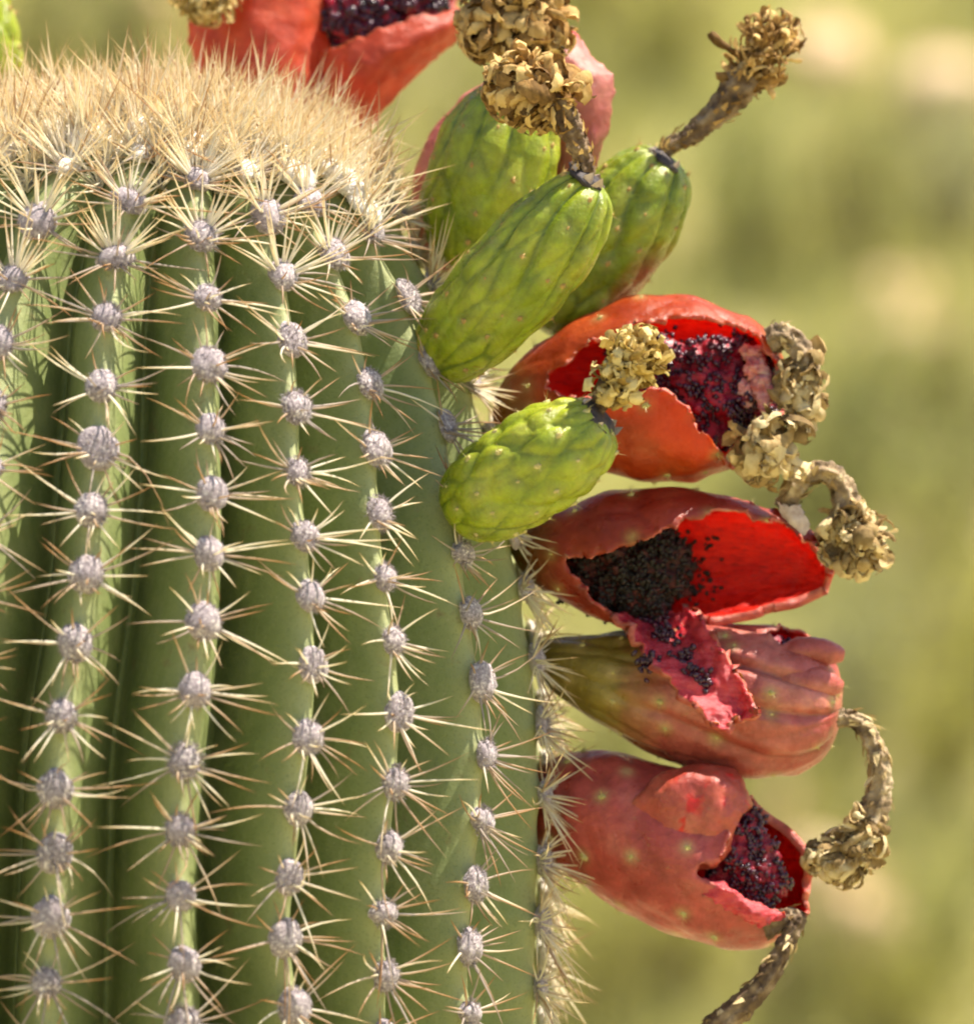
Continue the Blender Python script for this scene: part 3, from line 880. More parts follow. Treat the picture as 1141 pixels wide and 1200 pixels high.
# ------------------------------------------------------------------ fruit builders
def fruit_surface(axis, radii, nu=110, nv=120, rows_n=7, per_row=8, h=5.0, jitter=0.45, seed=0, ridge=0.0, la=1.0, flat=1.0, twist=0.0):
    """egg-shaped rind (pixel space) with swollen tubercles; returns V, F, attributes and tubercle tips"""
    g = np.random.default_rng(seed)
    P = crom(axis, nu * 2)
    seg = np.concatenate([[0], np.cumsum(np.linalg.norm(np.diff(P, axis=0), axis=1))])
    L = seg[-1]
    # denser rings at the rounded ends
    t = 0.5 - 0.5 * np.cos(np.linspace(0, math.pi, nu))
    t = 0.65 * t + 0.35 * np.linspace(0, 1, nu)
    P = np.stack([np.interp(t * L, seg, P[:, c]) for c in range(3)], 1)
    rt = np.array([r[0] for r in radii]); rr = np.array([r[1] for r in radii], float)
    # smooth radius profile
    tt = np.linspace(0, 1, 400)
    rp = np.interp(tt, rt, rr)
    rp2 = np.convolve(np.pad(rp, 12, mode='edge'), np.hanning(25) / np.hanning(25).sum(), 'valid')
    rp2[0] = rr[0]; rp2[-1] = rr[-1]
    r = np.interp(t, tt, rp2)
    T, N, B = frames(P)
    ph = np.linspace(0, 2 * math.pi, nv, endpoint=False)
    tg, pg = np.meshgrid(t, ph, indexing='ij')
    rm = rr.max()
    cs = []
    for j in range(rows_n):
        tc = (j + 0.5) / rows_n * 0.96 + 0.02
        for i in range(per_row):
            cs.append((tc + g.normal(0, jitter * 0.25 / rows_n), 2 * math.pi * (i + 0.5 * (j % 2) + 0.13 * j + g.normal(0, jitter * 0.5)) / per_row))
    cs = np.array(cs)
    la_px = L / rows_n * 1.25 * la
    lb_px = 2 * math.pi * rm / per_row
    dt = (tg.ravel()[:, None] - cs[None, :, 0]) * L / la_px
    dp = (pg.ravel()[:, None] - cs[None, :, 1] + math.pi) % (2 * math.pi) - math.pi
    D = np.sqrt(dt ** 2 + (dp * rm / lb_px) ** 2)
    D.partition(1, axis=1)
    e = np.clip((D[:, 1] - D[:, 0]) / 0.55, 0, 1)
    swell = 1 - (1 - e) ** 1.8
    crease = np.exp(-(e / 0.14) ** 2) * np.clip(0.5 + 0.9 * np.sin(pg.ravel() * 3 + seed) * np.sin(tg.ravel() * 9 + seed), 0, 1)
    ends = np.clip(np.minimum(tg.ravel() / 0.08, (1.02 - tg.ravel()) / 0.06), 0, 1)
    edge_on = np.clip((tg - 0.30) / 0.35, 0, 1)
    wav = np.abs(np.sin(per_row * 0.5 * (pg + 0.25 * np.sin(5 * tg + seed) + 0.12 * np.sin(3 * pg + seed))))
    disp = (h * (swell - 0.6) * ends).reshape(nu, nv) + ridge * (np.minimum(wav * 1.6, 1) - 0.75) * edge_on * ends.reshape(nu, nv)
    if ridge:
        crease = np.maximum(crease * (1 - 0.5 * edge_on.ravel()), np.exp(-(wav.ravel() / 0.13) ** 2) * edge_on.ravel() * min(1, ridge / 4))
    dirs = np.cos(ph)[None, :, None] * N[:, None] * flat + np.sin(ph)[None, :, None] * B[:, None]
    V = P[:, None] + (r[:, None] + disp * np.clip(r / rm * 1.6, 0, 1)[:, None])[..., None] * dirs
    V = V.reshape(-1, 3)
    und = fbm(V[::1], 0.012, 2, seed * 1.7 + 3)
    V = V + unit(V - np.repeat(P, nv, 0)) * (und * rm * 0.05 * ends)[:, None]
    F = grid_faces(nu, nv, True)
    tips = []
    for tc, pc in cs:
        tc2 = min(tc + 0.28 / rows_n, 0.985)
        i = int(np.argmin(np.abs(t - tc2))); j = int(round(pc / (2 * math.pi) * nv)) % nv
        tips.append((i * nv + j, i))
    halo = np.zeros(len(V))
    hr = 8.5
    for vi, _ in tips:
        dd = ((V - V[vi]) ** 2).sum(1)
        halo = np.maximum(halo, np.exp(-dd / hr ** 2))
    return V, F, dict(t=tg.ravel(), ph=pg.ravel(), crease=crease * ends, halo=halo), tips, T

# small pale scale at the end of each tubercle, shared by all
def scale_mesh(mat, seed):
    g = np.random.default_rng(seed)
    V = []; F = []
    ring = 7
    for q, (rad, zh) in enumerate(((5.2, -1.2), (4.2, 1.2), (2.2, 2.6))):
        for i in range(ring):
            a = 2 * math.pi * i / ring
            k = 1 + 0.2 * g.normal()
            V.append((rad * 0.75 * k * math.cos(a), rad * k * math.sin(a) + (1.5 * q), zh))
    for q in range(2):
        for i in range(ring):
            F.append((q * ring + i, q * ring + (i + 1) % ring, (q + 1) * ring + (i + 1) % ring, (q + 1) * ring + i))
    n = len(V); V.append((0, 7.5, 3.2))
    for i in range(ring):
        F.append((2 * ring + i, 2 * ring + (i + 1) % ring, n))
    for q in range(4):           # a few weak bristles
        a = g.uniform(0, 6.28); L = g.uniform(7, 16)
        d = np.array([math.cos(a) * 0.7, math.sin(a) * 0.7 + 0.4, 0.9]); d = unit(d)
        s = np.array([-math.sin(a), math.cos(a), 0]) * 0.45
        b = np.array([0, 1.5, 2.0]); n = len(V)
        V += [tuple(b - s), tuple(b + s), tuple(b + d * L)]
        F.append((n, n + 1, n + 2))
    return mesh_data('scale', np.array(V) * S, F, mat)
SCALES = {'pale': [scale_mesh(M['scale'], s) for s in range(3)], 'brown': [scale_mesh(M['scale_brown'], s + 9) for s in range(3)]}

def add_scales(root, V, F, tips, T, style, size, avoid=None, valid=None):
    N = vnormals(V, F)
    for vi, ri in tips:
        if valid is not None and not valid[vi]:
            continue
        if avoid is not None and in_poly(V[vi:vi + 1], avoid)[0] and N[vi, 2] < 0.2:
            continue
        if random.random() < 0.15: continue
        n = N[vi]; y = unit(T[ri] - (T[ri] @ n) * n); x = np.cross(y, n)
        wdir = lambda a: Vector((a[0], a[2], -a[1]))
        R = Matrix((wdir(x), wdir(y), wdir(n))).transposed().to_4x4()
        o = bpy.data.objects.new('scale', random.choice(SCALES[style])); col.objects.link(o)
        o.parent = root
        o.matrix_basis = root.matrix_basis.inverted() @ Matrix.Translation(Vector(W(V[vi] - n * 0.3))) @ R @ Matrix.Scale(size * random.uniform(0.5, 1.15), 4)

def closed_fruit(root, axis, radii, mat, blush=None, scales=('brown', 0.9), name='rind', **kw):
    V, F, at, tips, T = fruit_surface(axis, radii, **kw)
    b = blush(at['t'], at['ph'], V) if blush else np.zeros(len(V))
    o = mesh(name, W(V), F, mat, root, attrs={'crease': at['crease'], 'blush': b, 'halo': at['halo']})
    if scales:
        add_scales(root, V, F, tips, T, scales[0], scales[1])
    return V, F, at

def open_fruit(root, axis, radii, mat, mouth, inner, th=11, lip=3, lipw=16, blush=None, scales=('pale', 1.0), rim=None, rough=0.8, gap=None, **kw):
    kw.setdefault('nu', 150); kw.setdefault('nv', 170)
    V, F, at, tips, T = fruit_surface(axis, radii, **kw)
    poly = smooth_poly(mouth, 5, rough=rough, seed=kw.get('seed', 1))
    if scales:
        add_scales(root, V, F, tips, T, scales[0], scales[1], avoid=poly)
    b = blush(at['t'], at['ph'], V) if blush else np.zeros(len(V))
    if gap:      # unseen opening added in the top to let sun onto the inner wall
        t0, t1, p0, p1 = gap
        tc = at['t'][F].mean(1); pc = np.degrees(at['ph'][F]); pc = pc.mean(1)
        wob = 0.03 * np.sin(pc * 0.2) 
        F = F[~((tc > t0 + wob) & (tc < t1) & (pc > p0 + 4 * np.sin(tc * 30)) & (pc < p1))]
    V2, F2, ex = cut(V, F, poly, [at['crease'], b, at['halo']], lip=lip, lipw=lipw)
    q, _ = near_poly(V2, poly)
    V3, F3, fm, idx = thicken(V2, F2, th * (0.32 + 0.68 * np.clip(q / 26, 0, 1)))
    mesh('rind', W(V3), F3, [mat, inner, rim or M['rim']], root, attrs={'crease': ex[0][idx], 'blush': ex[1][idx], 'halo': ex[2][idx]}, fmat=fm)
    return V, F

def petal(root, name, ctrl, outer, inner, th=9, nu=46, nv=40, rough=2.0, seed=0, flip=False, hole=None, edge=0.0, blush=0.0):
    """thick skin flap lofted through rows of control points"""
    G = crom(np.array(ctrl, float), nu)
    G = crom(G.transpose(1, 0, 2), nv).transpose(1, 0, 2)
    V = G.reshape(-1, 3)
    F = grid_faces(nu, nv, False)
    if flip: F = F[:, ::-1]
    N = vnormals(V, F)
    V = V + N * (fbm(V, 0.035, 3, seed) * rough)[:, None]
    if edge:
        uu = np.linspace(0, 1, nu)[:, None] * np.ones(nv); vv = np.linspace(0, 1, nv)[None] * np.ones((nu, 1))
        q = np.minimum(np.minimum(uu, 1 - uu), np.minimum(vv, 1 - vv)).ravel()
        V = V + np.stack([fbm(V, 0.11, 2, seed + 4), fbm(V, 0.11, 2, seed + 9), 0 * q], 1) * (edge * np.exp(-(q / 0.06) ** 2))[:, None]
    z = np.zeros(len(V))
    bl = blush(V) if callable(blush) else z + blush
    ex = [z, bl]
    if hole is not None:
        V, F, ex = cut(V, F, smooth_poly(hole, 5, rough=0.8), [z, bl], front=False)
    V3, F3, fm, idx = thicken(V, F, th)
    return mesh(name, W(V3), F3, [outer, inner, M['rim']], root, attrs={'crease': ex[0][idx], 'blush': ex[1][idx], 'halo': ex[0][idx]}, fmat=fm)

def lump(center, rad, seed=0, sub=4, amp=0.18, freq=0.03):
    import bmesh
    bm = bmesh.new(); bmesh.ops.create_icosphere(bm, subdivisions=sub, radius=1)
    V = np.array([v.co[:] for v in bm.verts]); F = np.array([[v.index for v in f.verts] for f in bm.faces]); bm.free()
    V = V[:, [0, 1, 2]]
    P = V * np.array(rad)
    d = 1 + amp * fbm(P, freq, 3, seed) + amp * 0.5 * fbm(P, freq * 4, 2, seed + 3)
    return P * d[:, None] + np.array(center), F

_ico = None
def seeds(root, pts, nrm, mat, size=4.2, name='seeds'):
    global _ico
    import bmesh
    if _ico is None:
        bm = bmesh.new(); bmesh.ops.create_icosphere(bm, subdivisions=1, radius=1)
        _ico = (np.array([v.co[:] for v in bm.verts]), np.array([[v.index for v in f.verts] for f in bm.faces])); bm.free()
    V0, F0 = _ico
    n = len(pts)
    Q = unit(rng.normal(size=(n, 3))); Q2 = unit(np.cross(Q, rng.normal(size=(n, 3)))); Q3 = np.cross(Q, Q2)
    s = size * rng.uniform(0.65, 1.2, n)
    B = np.stack([Q * 1.25, Q2 * 0.85, Q3 * 0.75], 1) * s[:, None, None]
    V = (V0 @ B) + np.asarray(pts)[:, None]
    F = F0[None] + (np.arange(n) * len(V0))[:, None, None]
    o = mesh(name, W(V.reshape(-1, 3)), F.reshape(-1, 3), mat, root)
    o['kind'] = 'stuff'
    return o

def pulp(root, blobs, n_seed, pm, sm, size=4.2, seed=0, thin=-0.05):
    """wet or dry pulp: lumpy flesh with seeds sunk into its surface"""
    VV, FF, pts = [], [], []
    base = 0
    for bi, (c, r) in enumerate(blobs):
        V, F = lump(c, r, seed + bi * 7, 5, 0.32, 0.055)
        VV.append(V); FF.append(F + base); base += len(V)
        w = np.prod(np.sort(r)[1:])
        k = int(n_seed * w / sum(np.prod(np.sort(q[1])[1:]) for q in blobs))
        fr = V[V[:, 2] < c[2] + r[2] * 0.3]
        cand = fr[rng.integers(0, len(fr), k * 2)] + rng.normal(0, 2.2, (k * 2, 3))
        keep = fbm(cand, 0.055, 2, seed + 31 + bi) > thin
        pts.append(cand[keep])
    mesh('pulp', W(np.concatenate(VV)), np.concatenate(FF), pm, root)
    seeds(root, np.concatenate(pts), None, sm, size)

def dried_flower(root, path, radii, clumps, stem, dry, n=60, seed=0, plen=(26, 48), pw=(6, 11), core=0.72, flake=18, outw=0.5, curl=0.5):
    """withered flower still stuck on the fruit: shrivelled tube and a wad of crinkled petals"""
    g = np.random.default_rng(seed + 100)
    V, F = tube(path, np.array(radii) * 0.82, 32, 90, rough=3.0, groove=0.15, ng=6, seed=seed)
    V = V + (rng.normal(0, 0.7, V.shape))
    tint = np.clip(0.42 + 0.5 * fbm(V, 0.06, 3, seed + 2), 0, 1)
    st = mesh('dried_tube', W(V), F, stem, root, attrs={'tint': tint})
    P = crom(path, 60); T, N, B = frames(P)
    rr = np.interp(np.linspace(0, 1, 60), np.linspace(0, 1, len(radii)), radii)
    # papery flakes and pointed scales along the tube
    fv, ff, ft = [], [], []
    for _ in range(int(flake * 1.7)):
        i = g.integers(6, 58); a = g.uniform(0, 6.28)
        o = math.cos(a) * N[i] + math.sin(a) * B[i]; s = np.cross(T[i], o)
        b = P[i] + o * rr[i] * 0.9; L = g.uniform(7, 20); w = g.uniform(2.0, 4.5)
        tip = b + T[i] * L * 0.9 + o * L * g.uniform(-0.05, 0.6) + s * g.normal(0, 3)
        n0 = len(fv)
        fv += [b - s * w, b + s * w, b + (tip - b) * 0.6 + s * w * 0.7 + o * 1.5, tip, b + (tip - b) * 0.6 - s * w * 0.7 + o * 1.5]
        ff.append((n0, n0 + 1, n0 + 2, n0 + 3, n0 + 4)); ft += [g.uniform(-0.1, 1.1)] * 5
    if flake:
        mesh('flakes', W(np.array(fv)), ff, dry, st, attrs={'tint': np.array(ft)}, smooth=False)['kind'] = 'stuff'
    CV, CF, ct, base = [], [], [], 0
    ax_end = T[-1]
    for ci, (c, r, ax) in enumerate(clumps):
        c = np.array(c, float); r = np.array(r, float)
        ax = unit(np.array(ax, float))
        v, f = lump(c, r * core * 0.82, seed + ci, 4, 0.5, 0.05)
        CV.append(v); CF += [tuple(x + base) for x in f]; base += len(v)
        ct += list(np.clip(0.15 + 0.5 * fbm(v, 0.09, 2, seed), 0, 0.6))
        k = max(8, int(n * (1 if len(clumps) == 1 else r.mean() / sum(np.mean(q[1]) for q in clumps))))
        for _ in range(int(k * 2.0)):
            u = unit(g.normal(size=3)); u[2] -= 0.25; u = unit(u)
            b = c + u * r * g.uniform(0.45, 0.85)
            d = unit(ax * g.uniform(0.2, 1.2) + u * outw * g.uniform(0.5, 2.0) + g.normal(0, 0.35, 3))
            s = unit(np.cross(d, u + g.normal(0, 0.6, 3))); o = np.cross(s, d)
            if o @ u < 0: o = -o
            L = g.uniform(*plen) * g.uniform(0.8, 1.6); w = g.uniform(*pw) * g.choice((0.14, 0.24, 0.40))
            m = 12
            bend = g.uniform(-1.5, 0.5) * curl * 3.0; tw = g.normal(0, 0.8)
            tn = np.clip(g.normal(0.46, 0.36), 0, 1.2)
            p = b.copy(); dd = d.copy(); oo = o.copy()
            vs = []
            for q in range(m):
                x = q / (m - 1)
                ww = w * (0.55 + 1.0 * math.sin(math.pi * min(x * 0.85 + 0.1, 1))) * (1 + 0.14 * g.normal())
                ss = s * math.cos(tw * x) + oo * math.sin(tw * x)
                o2 = np.cross(ss, dd)
                rid = 0.6 * ww
                vs += [p - ss * ww + o2 * g.normal(0, 0.6), p - ss * ww * 0.3 + o2 * (rid + g.normal(0, 0.35)), p + ss * ww * 0.35 + o2 * (rid * 0.8 + g.normal(0, 0.35)), p + ss * ww + o2 * g.normal(0, 0.6)]
                an = bend / m * (0.4 + 1.4 * x) + g.normal(0, 0.05)
                dd, oo = unit(dd * math.cos(an) + oo * math.sin(an)), unit(oo * math.cos(an) - dd * math.sin(an))
                dd = unit(dd + g.normal(0, 0.07, 3))
                p = p + dd * L / m
                # stay inside the wad's outline
                e = (p - c) / (r * 1.32)
                q2 = np.linalg.norm(e)
                if q2 > 1: p = c + (p - c) / q2 ** 0.45
            CV.append(np.array(vs)); CF += [tuple(x + base) for x in grid_faces(m, 4, False)]; base += m * 4
            ct += list(np.clip(tn + np.repeat(np.linspace(-0.15, 0.2, m), 4) + g.normal(0, 0.08, m * 4), 0, 1.3))
    mesh('withered_petals', W(np.concatenate(CV)), CF, dry, st, attrs={'tint': np.array(ct)})
    return st

def remnant(root, c, axis_dir, r, seed=0, n=7, h=16):
    """blackened scar with torn papery collar at the tip of a fruit"""
    g = np.random.default_rng(seed)
    c = np.array(c, float); a = unit(np.array(axis_dir, float))
    V, F = lump(c - a * r * 0.25, (r * 0.95, r * 0.95, r * 0.95), seed, 3, 0.25, 0.06)
    # flatten along the fruit's axis
    k = ((V - c) @ a)
    V = V - np.outer(k * 0.55, a)
    s = mesh('tip_scar', W(V), F, M['char'], root)
    v0 = unit(np.cross(a, [0.3, 0.2, 1])); v1 = np.cross(a, v0)
    VV, FF = [], []
    for i in range(n):
        t = 2 * math.pi * (i + g.uniform(-0.3, 0.3)) / n
        o = math.cos(t) * v0 + math.sin(t) * v1; q = np.cross(a, o)
        w = g.uniform(4, 9); H = h * g.uniform(0.5, 1.2)
        b = c + o * r * 0.85 - a * 5
        n0 = len(VV)
        VV += [b - q * w, b + q * w, b + q * w * 0.8 + a * H * 0.6 + o * 2.5, b + a * H + o * g.uniform(-3, 5), b - q * w * 0.9 + a * H * 0.5 + o * 2.5]
        FF.append((n0, n0 + 1, n0 + 2, n0 + 3, n0 + 4))
    mesh('papery_collar', W(np.array(VV)), FF, M['tissue'], s, smooth=False)

def fruit(label, base, cat='cactus fruit', group='fruits growing round the cactus stem'):
    r = empty('cactus_fruit', W(base))
    return tag(r, label, cat, group)

# ------------------------------------------------------------------ the fruits
EGG = lambda r, tip=0.3, b=0.45: [(0, 2), (0.02, r * b), (0.08, r * 0.70), (0.2, r * 0.92), (0.45, r), (0.7, r * 0.96), (0.86, r * 0.80), (0.95, r * 0.58), (0.99, r * tip), (1, 2)]

# A: big green fruit standing in front
fa = fruit('large green fruit with drooping brown withered flower, overlapping two other green fruits', (508, 427, 262))
closed_fruit(fa, [(506, 430, 262), (575, 357, 215), (640, 285, 190), (699, 213, 175)], EGG(61, 0.38, 0.5), M['green'], rows_n=6, per_row=9, h=4.0, ridge=6.5, seed=3, la=2.0, nu=140, nv=150,
             blush=lambda t, p, V: np.clip((V[:, 1] - 330) / 60, 0, 1) * np.clip((V[:, 0] - 620) / 60, 0, 1) * 0.7, scales=('brown', 0.85))
remnant(fa, (688, 208, 172), (0.62, -0.72, -0.15), 25, 4)
dried_flower(fa, [(688, 212, 170), (684, 188, 165), (673, 160, 160), (655, 130, 160), (636, 108, 165)], [11, 12, 15, 22, 20],
             [((640, 112, 165), (44, 34, 34), (-0.9, 0.1, -0.2)), ((606, 96, 170), (30, 36, 28), (-0.6, 0.6, -0.3))], M['stem'], M['dry'], n=120, seed=5, plen=(26, 54), pw=(11, 22), outw=0.6, flake=26)

# B: green fruit behind, flower pointing up and right
fb = fruit('green fruit blushing orange underneath, its long withered flower tube pointing away from the stem', (638, 380, 470))
closed_fruit(fb, [(632, 386, 470), (690, 310, 460), (740, 245, 445), (786, 184, 430)], EGG(65, 0.38, 0.5), M['green_dark'], rows_n=6, per_row=9, h=4.0, ridge=6.5, seed=9, la=2.0,
             blush=lambda t, p, V: np.clip((V[:, 0] * 0.8 + V[:, 1] * 0.6 - 768) / 26, 0, 1) * np.clip((0.75 - t) / 0.3, 0, 1), scales=('brown', 0.85))
remnant(fb, (778, 188, 430), (0.6, -0.8, 0), 28, 8)
dried_flower(fb, [(772, 190, 430), (784, 172, 428), (812, 156, 425), (845, 126, 425), (876, 86, 425)], [11, 10, 13, 18, 27],
             [((880, 82, 425), (30, 36, 30), (0.6, -0.8, 0)), ((899, 52, 425), (32, 32, 30), (0.4, -0.9, 0))], M['stem'], M['dry'], n=110, seed=15, plen=(20, 40), outw=0.35, curl=0.8, flake=30)
tb = mesh('bent_stamen', *[(W(a) if i == 0 else a) for i, a in enumerate(tube([(868, 66, 420), (852, 56, 415), (838, 46, 412), (832, 38, 412)], [3, 4, 6, 4], 8, 16, rough=2))], M["dry"], fb)

# C: upright green fruit behind A, D: pink split one behind that
fd = fruit('ripe pink fruit split open behind the upright green fruit, peeled rind curling outward', (556, 318, 520))
closed_fruit(fd, [(553, 326, 500), (557, 230, 490), (582, 150, 480), (602, 96, 480)], [(0, 4), (0.03, 34), (0.12, 56), (0.35, 75), (0.6, 74), (0.85, 52), (0.97, 28), (1, 2)], M['pink'], rows_n=5, per_row=8, h=3, seed=21, scales=None)
petal(fd, 'peeled_rind', [
    [(640, 205, 470), (660, 215, 445), (684, 210, 440), (698, 200, 455)],
    [(640, 150, 470), (664, 158, 435), (694, 160, 428), (712, 150, 450)],
    [(636, 90, 470), (660, 96, 432), (694, 96, 425), (721, 92, 450)],
    [(634, 56, 480), (652, 58, 445), (676, 66, 440), (706, 80, 462)],
    [(636, 30, 500), (652, 30, 470), (668, 38, 470), (682, 46, 490)]], M['pink'], M['flesh_pink'], th=10, rough=3, seed=3, edge=3)
petal(fd, 'peeled_rind', [
    [(640, 60, 520), (660, 72, 505), (690, 80, 510)],
    [(640, 40, 520), (658, 48, 500), (684, 56, 505)],
    [(636, 22, 520), (652, 28, 505), (676, 40, 510)]], M['flesh_pink'], M['pink'], th=7, rough=4, seed=8, edge=4)
fc = fruit('upright green unripe fruit rising from the crown edge, a shaggy withered flower on top', (548, 312, 415))
closed_fruit(fc, [(552, 318, 412), (567, 240, 398), (590, 160, 388), (608, 100, 385)], [(0, 2), (0.02, 34), (0.1, 55), (0.3, 72), (0.5, 77), (0.7, 72), (0.86, 58), (0.95, 40), (1, 2)], M['green'], rows_n=5, per_row=9, h=4.0, ridge=4.5, seed=14, la=2.0,
             scales=('brown', 0.8))
dried_flower(fc, [(606, 104, 385), (612, 84, 382), (620, 60, 380), (622, 34, 380)], [16, 17, 22, 26],
             [((626, 30, 378), (36, 40, 32), (0.1, 0.6, -0.4)), ((583, 28, 376), (36, 38, 30), (-0.6, 0.7, -0.3)), ((600, -10, 380), (50, 30, 30), (0, -0.6, -0.3))], M['stem_pale'], M['dry'], n=150, seed=25, plen=(28, 56), pw=(12, 24), outw=0.5)

# E: small green fruit
fe = fruit('small green fruit with a pale yellow withered tuft, resting against the red fruits', (532, 600, 170))
closed_fruit(fe, [(529, 603, 172), (590, 568, 140), (650, 531, 120), (711, 492, 108)], EGG(62, 0.44, 0.5), M['green'], rows_n=6, per_row=9, h=5.0, ridge=2.5, seed=33, la=1.35, jitter=0.3, scales=('pale', 0.95))
remnant(fe, (701, 490, 106), (0.7, -0.55, -0.2), 31, 12, n=8)
dried_flower(fe, [(694, 492, 108), (702, 472, 105), (714, 452, 100), (728, 436, 100)], [12, 11, 16, 26],
             [((722, 448, 100), (28, 24, 24), (0.2, 0.1, -0.4)), ((742, 420, 100), (36, 30, 30), (0.5, -0.8, -0.3))], M['stem'], M['dry_yellow'], n=120, seed=35, plen=(16, 32), pw=(10, 20), outw=0.9, flake=8)

# F: burst red fruit, upper
ff_ = fruit('burst orange-red fruit brimming with wet purple seeds, withered rosette hanging from its end', (584, 492, 400))
mouthF = [(640, 455), (655, 432), (698, 402), (745, 384), (800, 373), (850, 379), (888, 398), (908, 428), (930, 470), (925, 505), (895, 530), (866, 545), (850, 540), (834, 517), (812, 493), (807, 474), (790, 470), (775, 455), (740, 462), (690, 468)]
open_fruit(ff_, [(578, 492, 405), (660, 466, 395), (780, 456, 385), (918, 458, 385)], [(0, 3), (0.03, 26), (0.12, 50), (0.3, 86), (0.5, 107), (0.7, 108), (0.88, 84), (0.96, 62), (1, 30)], M['orange'], mouthF, M['flesh'], th=12, lip=3,
           rows_n=5, per_row=8, h=2.2, seed=41, flat=0.92, gap=(0.38, 0.86, 241, 275), blush=lambda t, p, V: np.clip((0.24 - t) / 0.2, 0, 1), scales=('pale', 1.1))
pulp(ff_, [((835, 462, 400), (74, 56, 50)), ((770, 440, 408), (60, 38, 40)), ((855, 430, 420), (48, 34, 40))], 2600, M['pulp'], M['seed'], 3.9, 2)
fv, fF, nb = [], [], 0
for q, (c_, r_) in enumerate((((886, 432, 352), (13, 20, 10)), ((893, 456, 348), (12, 20, 10)), ((880, 414, 358), (12, 10, 10)), ((876, 462, 352), (9, 14, 9)))):
    v, f = lump(c_, r_, 60 + q, 4, 0.7, 0.07)
    fv.append(v); fF.append(f + nb); nb += len(v)
mesh('pale_flesh', W(np.concatenate(fv)), np.concatenate(fF), M['flesh_pale'], ff_)
def stuck(root, n, cx, cy, sx, sy, axis_y, axis_d, r, th, sm, size):
    # single seeds left sticking to the inner wall
    x = rng.normal(cx, sx, n); y = rng.normal(cy, sy, n)
    k = (np.abs(y - axis_y) < r - 20) & (np.abs(x - cx) < 1.6 * sx)
    x, y = x[k], y[k]
    d = axis_d + np.sqrt((r - th) ** 2 - (y - axis_y) ** 2 + 0 * x) - 2
    seeds(root, np.stack([x, y, d], 1), None, sm, size, 'stuck_seeds')
stuck(ff_, 70, 780, 410, 45, 16, 456, 385, 98, 12, M['seed'], 3.6)
dried_flower(ff_, [(902, 400, 350), (922, 395, 345), (943, 420, 340), (946, 460, 335), (932, 500, 330)], [19, 17, 16, 17, 15],
             [((938, 450, 336), (22, 52, 20), (0.1, 0.9, 0)), ((905, 520, 325), (40, 38, 34), (-0.5, 0.8, -0.3))], M['stem_pale'], M['dry_beige'], n=90, seed=45, plen=(28, 52), pw=(13, 25), outw=0.4, curl=1.1, flake=22, core=0.8)

# G: gaping red fruit, middle
fg = fruit('gaping scarlet fruit, dry black seeds in its hollow, torn tongue of rind hanging', (604, 642, 400))
mouthG = [(662, 655), (700, 648), (745, 638), (785, 618), (830, 602), (868, 598), (890, 612), (912, 610), (930, 628), (958, 640), (1000, 655), (1010, 800), (790, 815), (762, 768), (738, 738), (708, 712), (682, 688)]
open_fruit(fg, [(598, 642, 405), (680, 650, 390), (790, 652, 380), (900, 660, 384), (974, 684, 390)], [(0, 3), (0.03, 22), (0.12, 48), (0.3, 76), (0.5, 85), (0.66, 78), (0.82, 62), (0.93, 40), (1, 12)], M['red'], mouthG, M['flesh'], th=11, lip=3,
           rows_n=5, per_row=8, h=2.2, seed=52, flat=1.0, gap=(0.42, 0.97, 240, 285), blush=lambda t, p, V: np.clip((0.22 - t) / 0.2, 0, 1) * 0.8, scales=('pale', 1.0))
pulp(fg, [((728, 672, 415), (72, 46, 50)), ((752, 700, 405), (36, 30, 36)), ((762, 652, 420), (38, 34, 40))], 2600, M['pulp_dry'], M['seed_dry'], 3.6, 5, thin=-0.25)
petal(fg, 'torn_tongue', [
    [(716, 716, 345), (752, 722, 395), (790, 716, 400), (815, 716, 372)],
    [(744, 748, 318), (775, 750, 350), (806, 742, 350), (834, 742, 325)],
    [(782, 792, 290), (808, 784, 305), (834, 776, 305), (856, 780, 288)],
    [(816, 828, 272), (836, 818, 280), (856, 808, 280), (874, 812, 268)],
    [(832, 842, 264), (852, 838, 276), (868, 828, 274), (884, 826, 260)],
    [(846, 852, 258), (856, 848, 266), (868, 840, 264), (887, 836, 254)]], M['flesh_pink'], M['red'], th=8, rough=9, seed=31, edge=9, flip=True)
stuck(fg, 90, 812, 665, 22, 30, 654, 382, 80, 11, M['seed_dry'], 3.4)
tp = []
for (x, y, d, r, k) in ((778, 742, 345, 13, 60), (758, 776, 312, 11, 50), (800, 774, 318, 14, 60), (826, 800, 292, 14, 46), (812, 788, 300, 10, 30), (765, 722, 380, 14, 40), (930, 688, 425, 8, 22), (938, 702, 418, 6, 16)):
    tp.append(np.array([x, y, d]) + rng.normal(0, r * 0.55, (k, 3)) * [1, 1, 0.35])
seeds(fg, np.concatenate(tp), None, M['seed'], 4.0, 'spilled_seeds')
dried_flower(fg, [(918, 596, 370), (932, 572, 365), (958, 552, 362), (984, 566, 360), (994, 600, 360)], [16, 14, 13, 15, 22],
             [((990, 610, 358), (26, 24, 24), (0.2, 0.9, -0.2)), ((1003, 635, 356), (36, 30, 30), (0.3, 0.8, -0.3))], M['stem_pale'], M['dry_beige'], n=90, seed=55, plen=(20, 40), pw=(11, 22), outw=0.7, flake=24)
petal(fg, 'torn_collar', [[(912, 590, 358), (924, 594, 352), (936, 592, 356)], [(920, 606, 356), (930, 610, 350), (942, 604, 354)], [(934, 622, 356), (940, 626, 352), (948, 618, 354)]], M['tissue'], M['tissue'], th=4, rough=3, seed=2, edge=4)

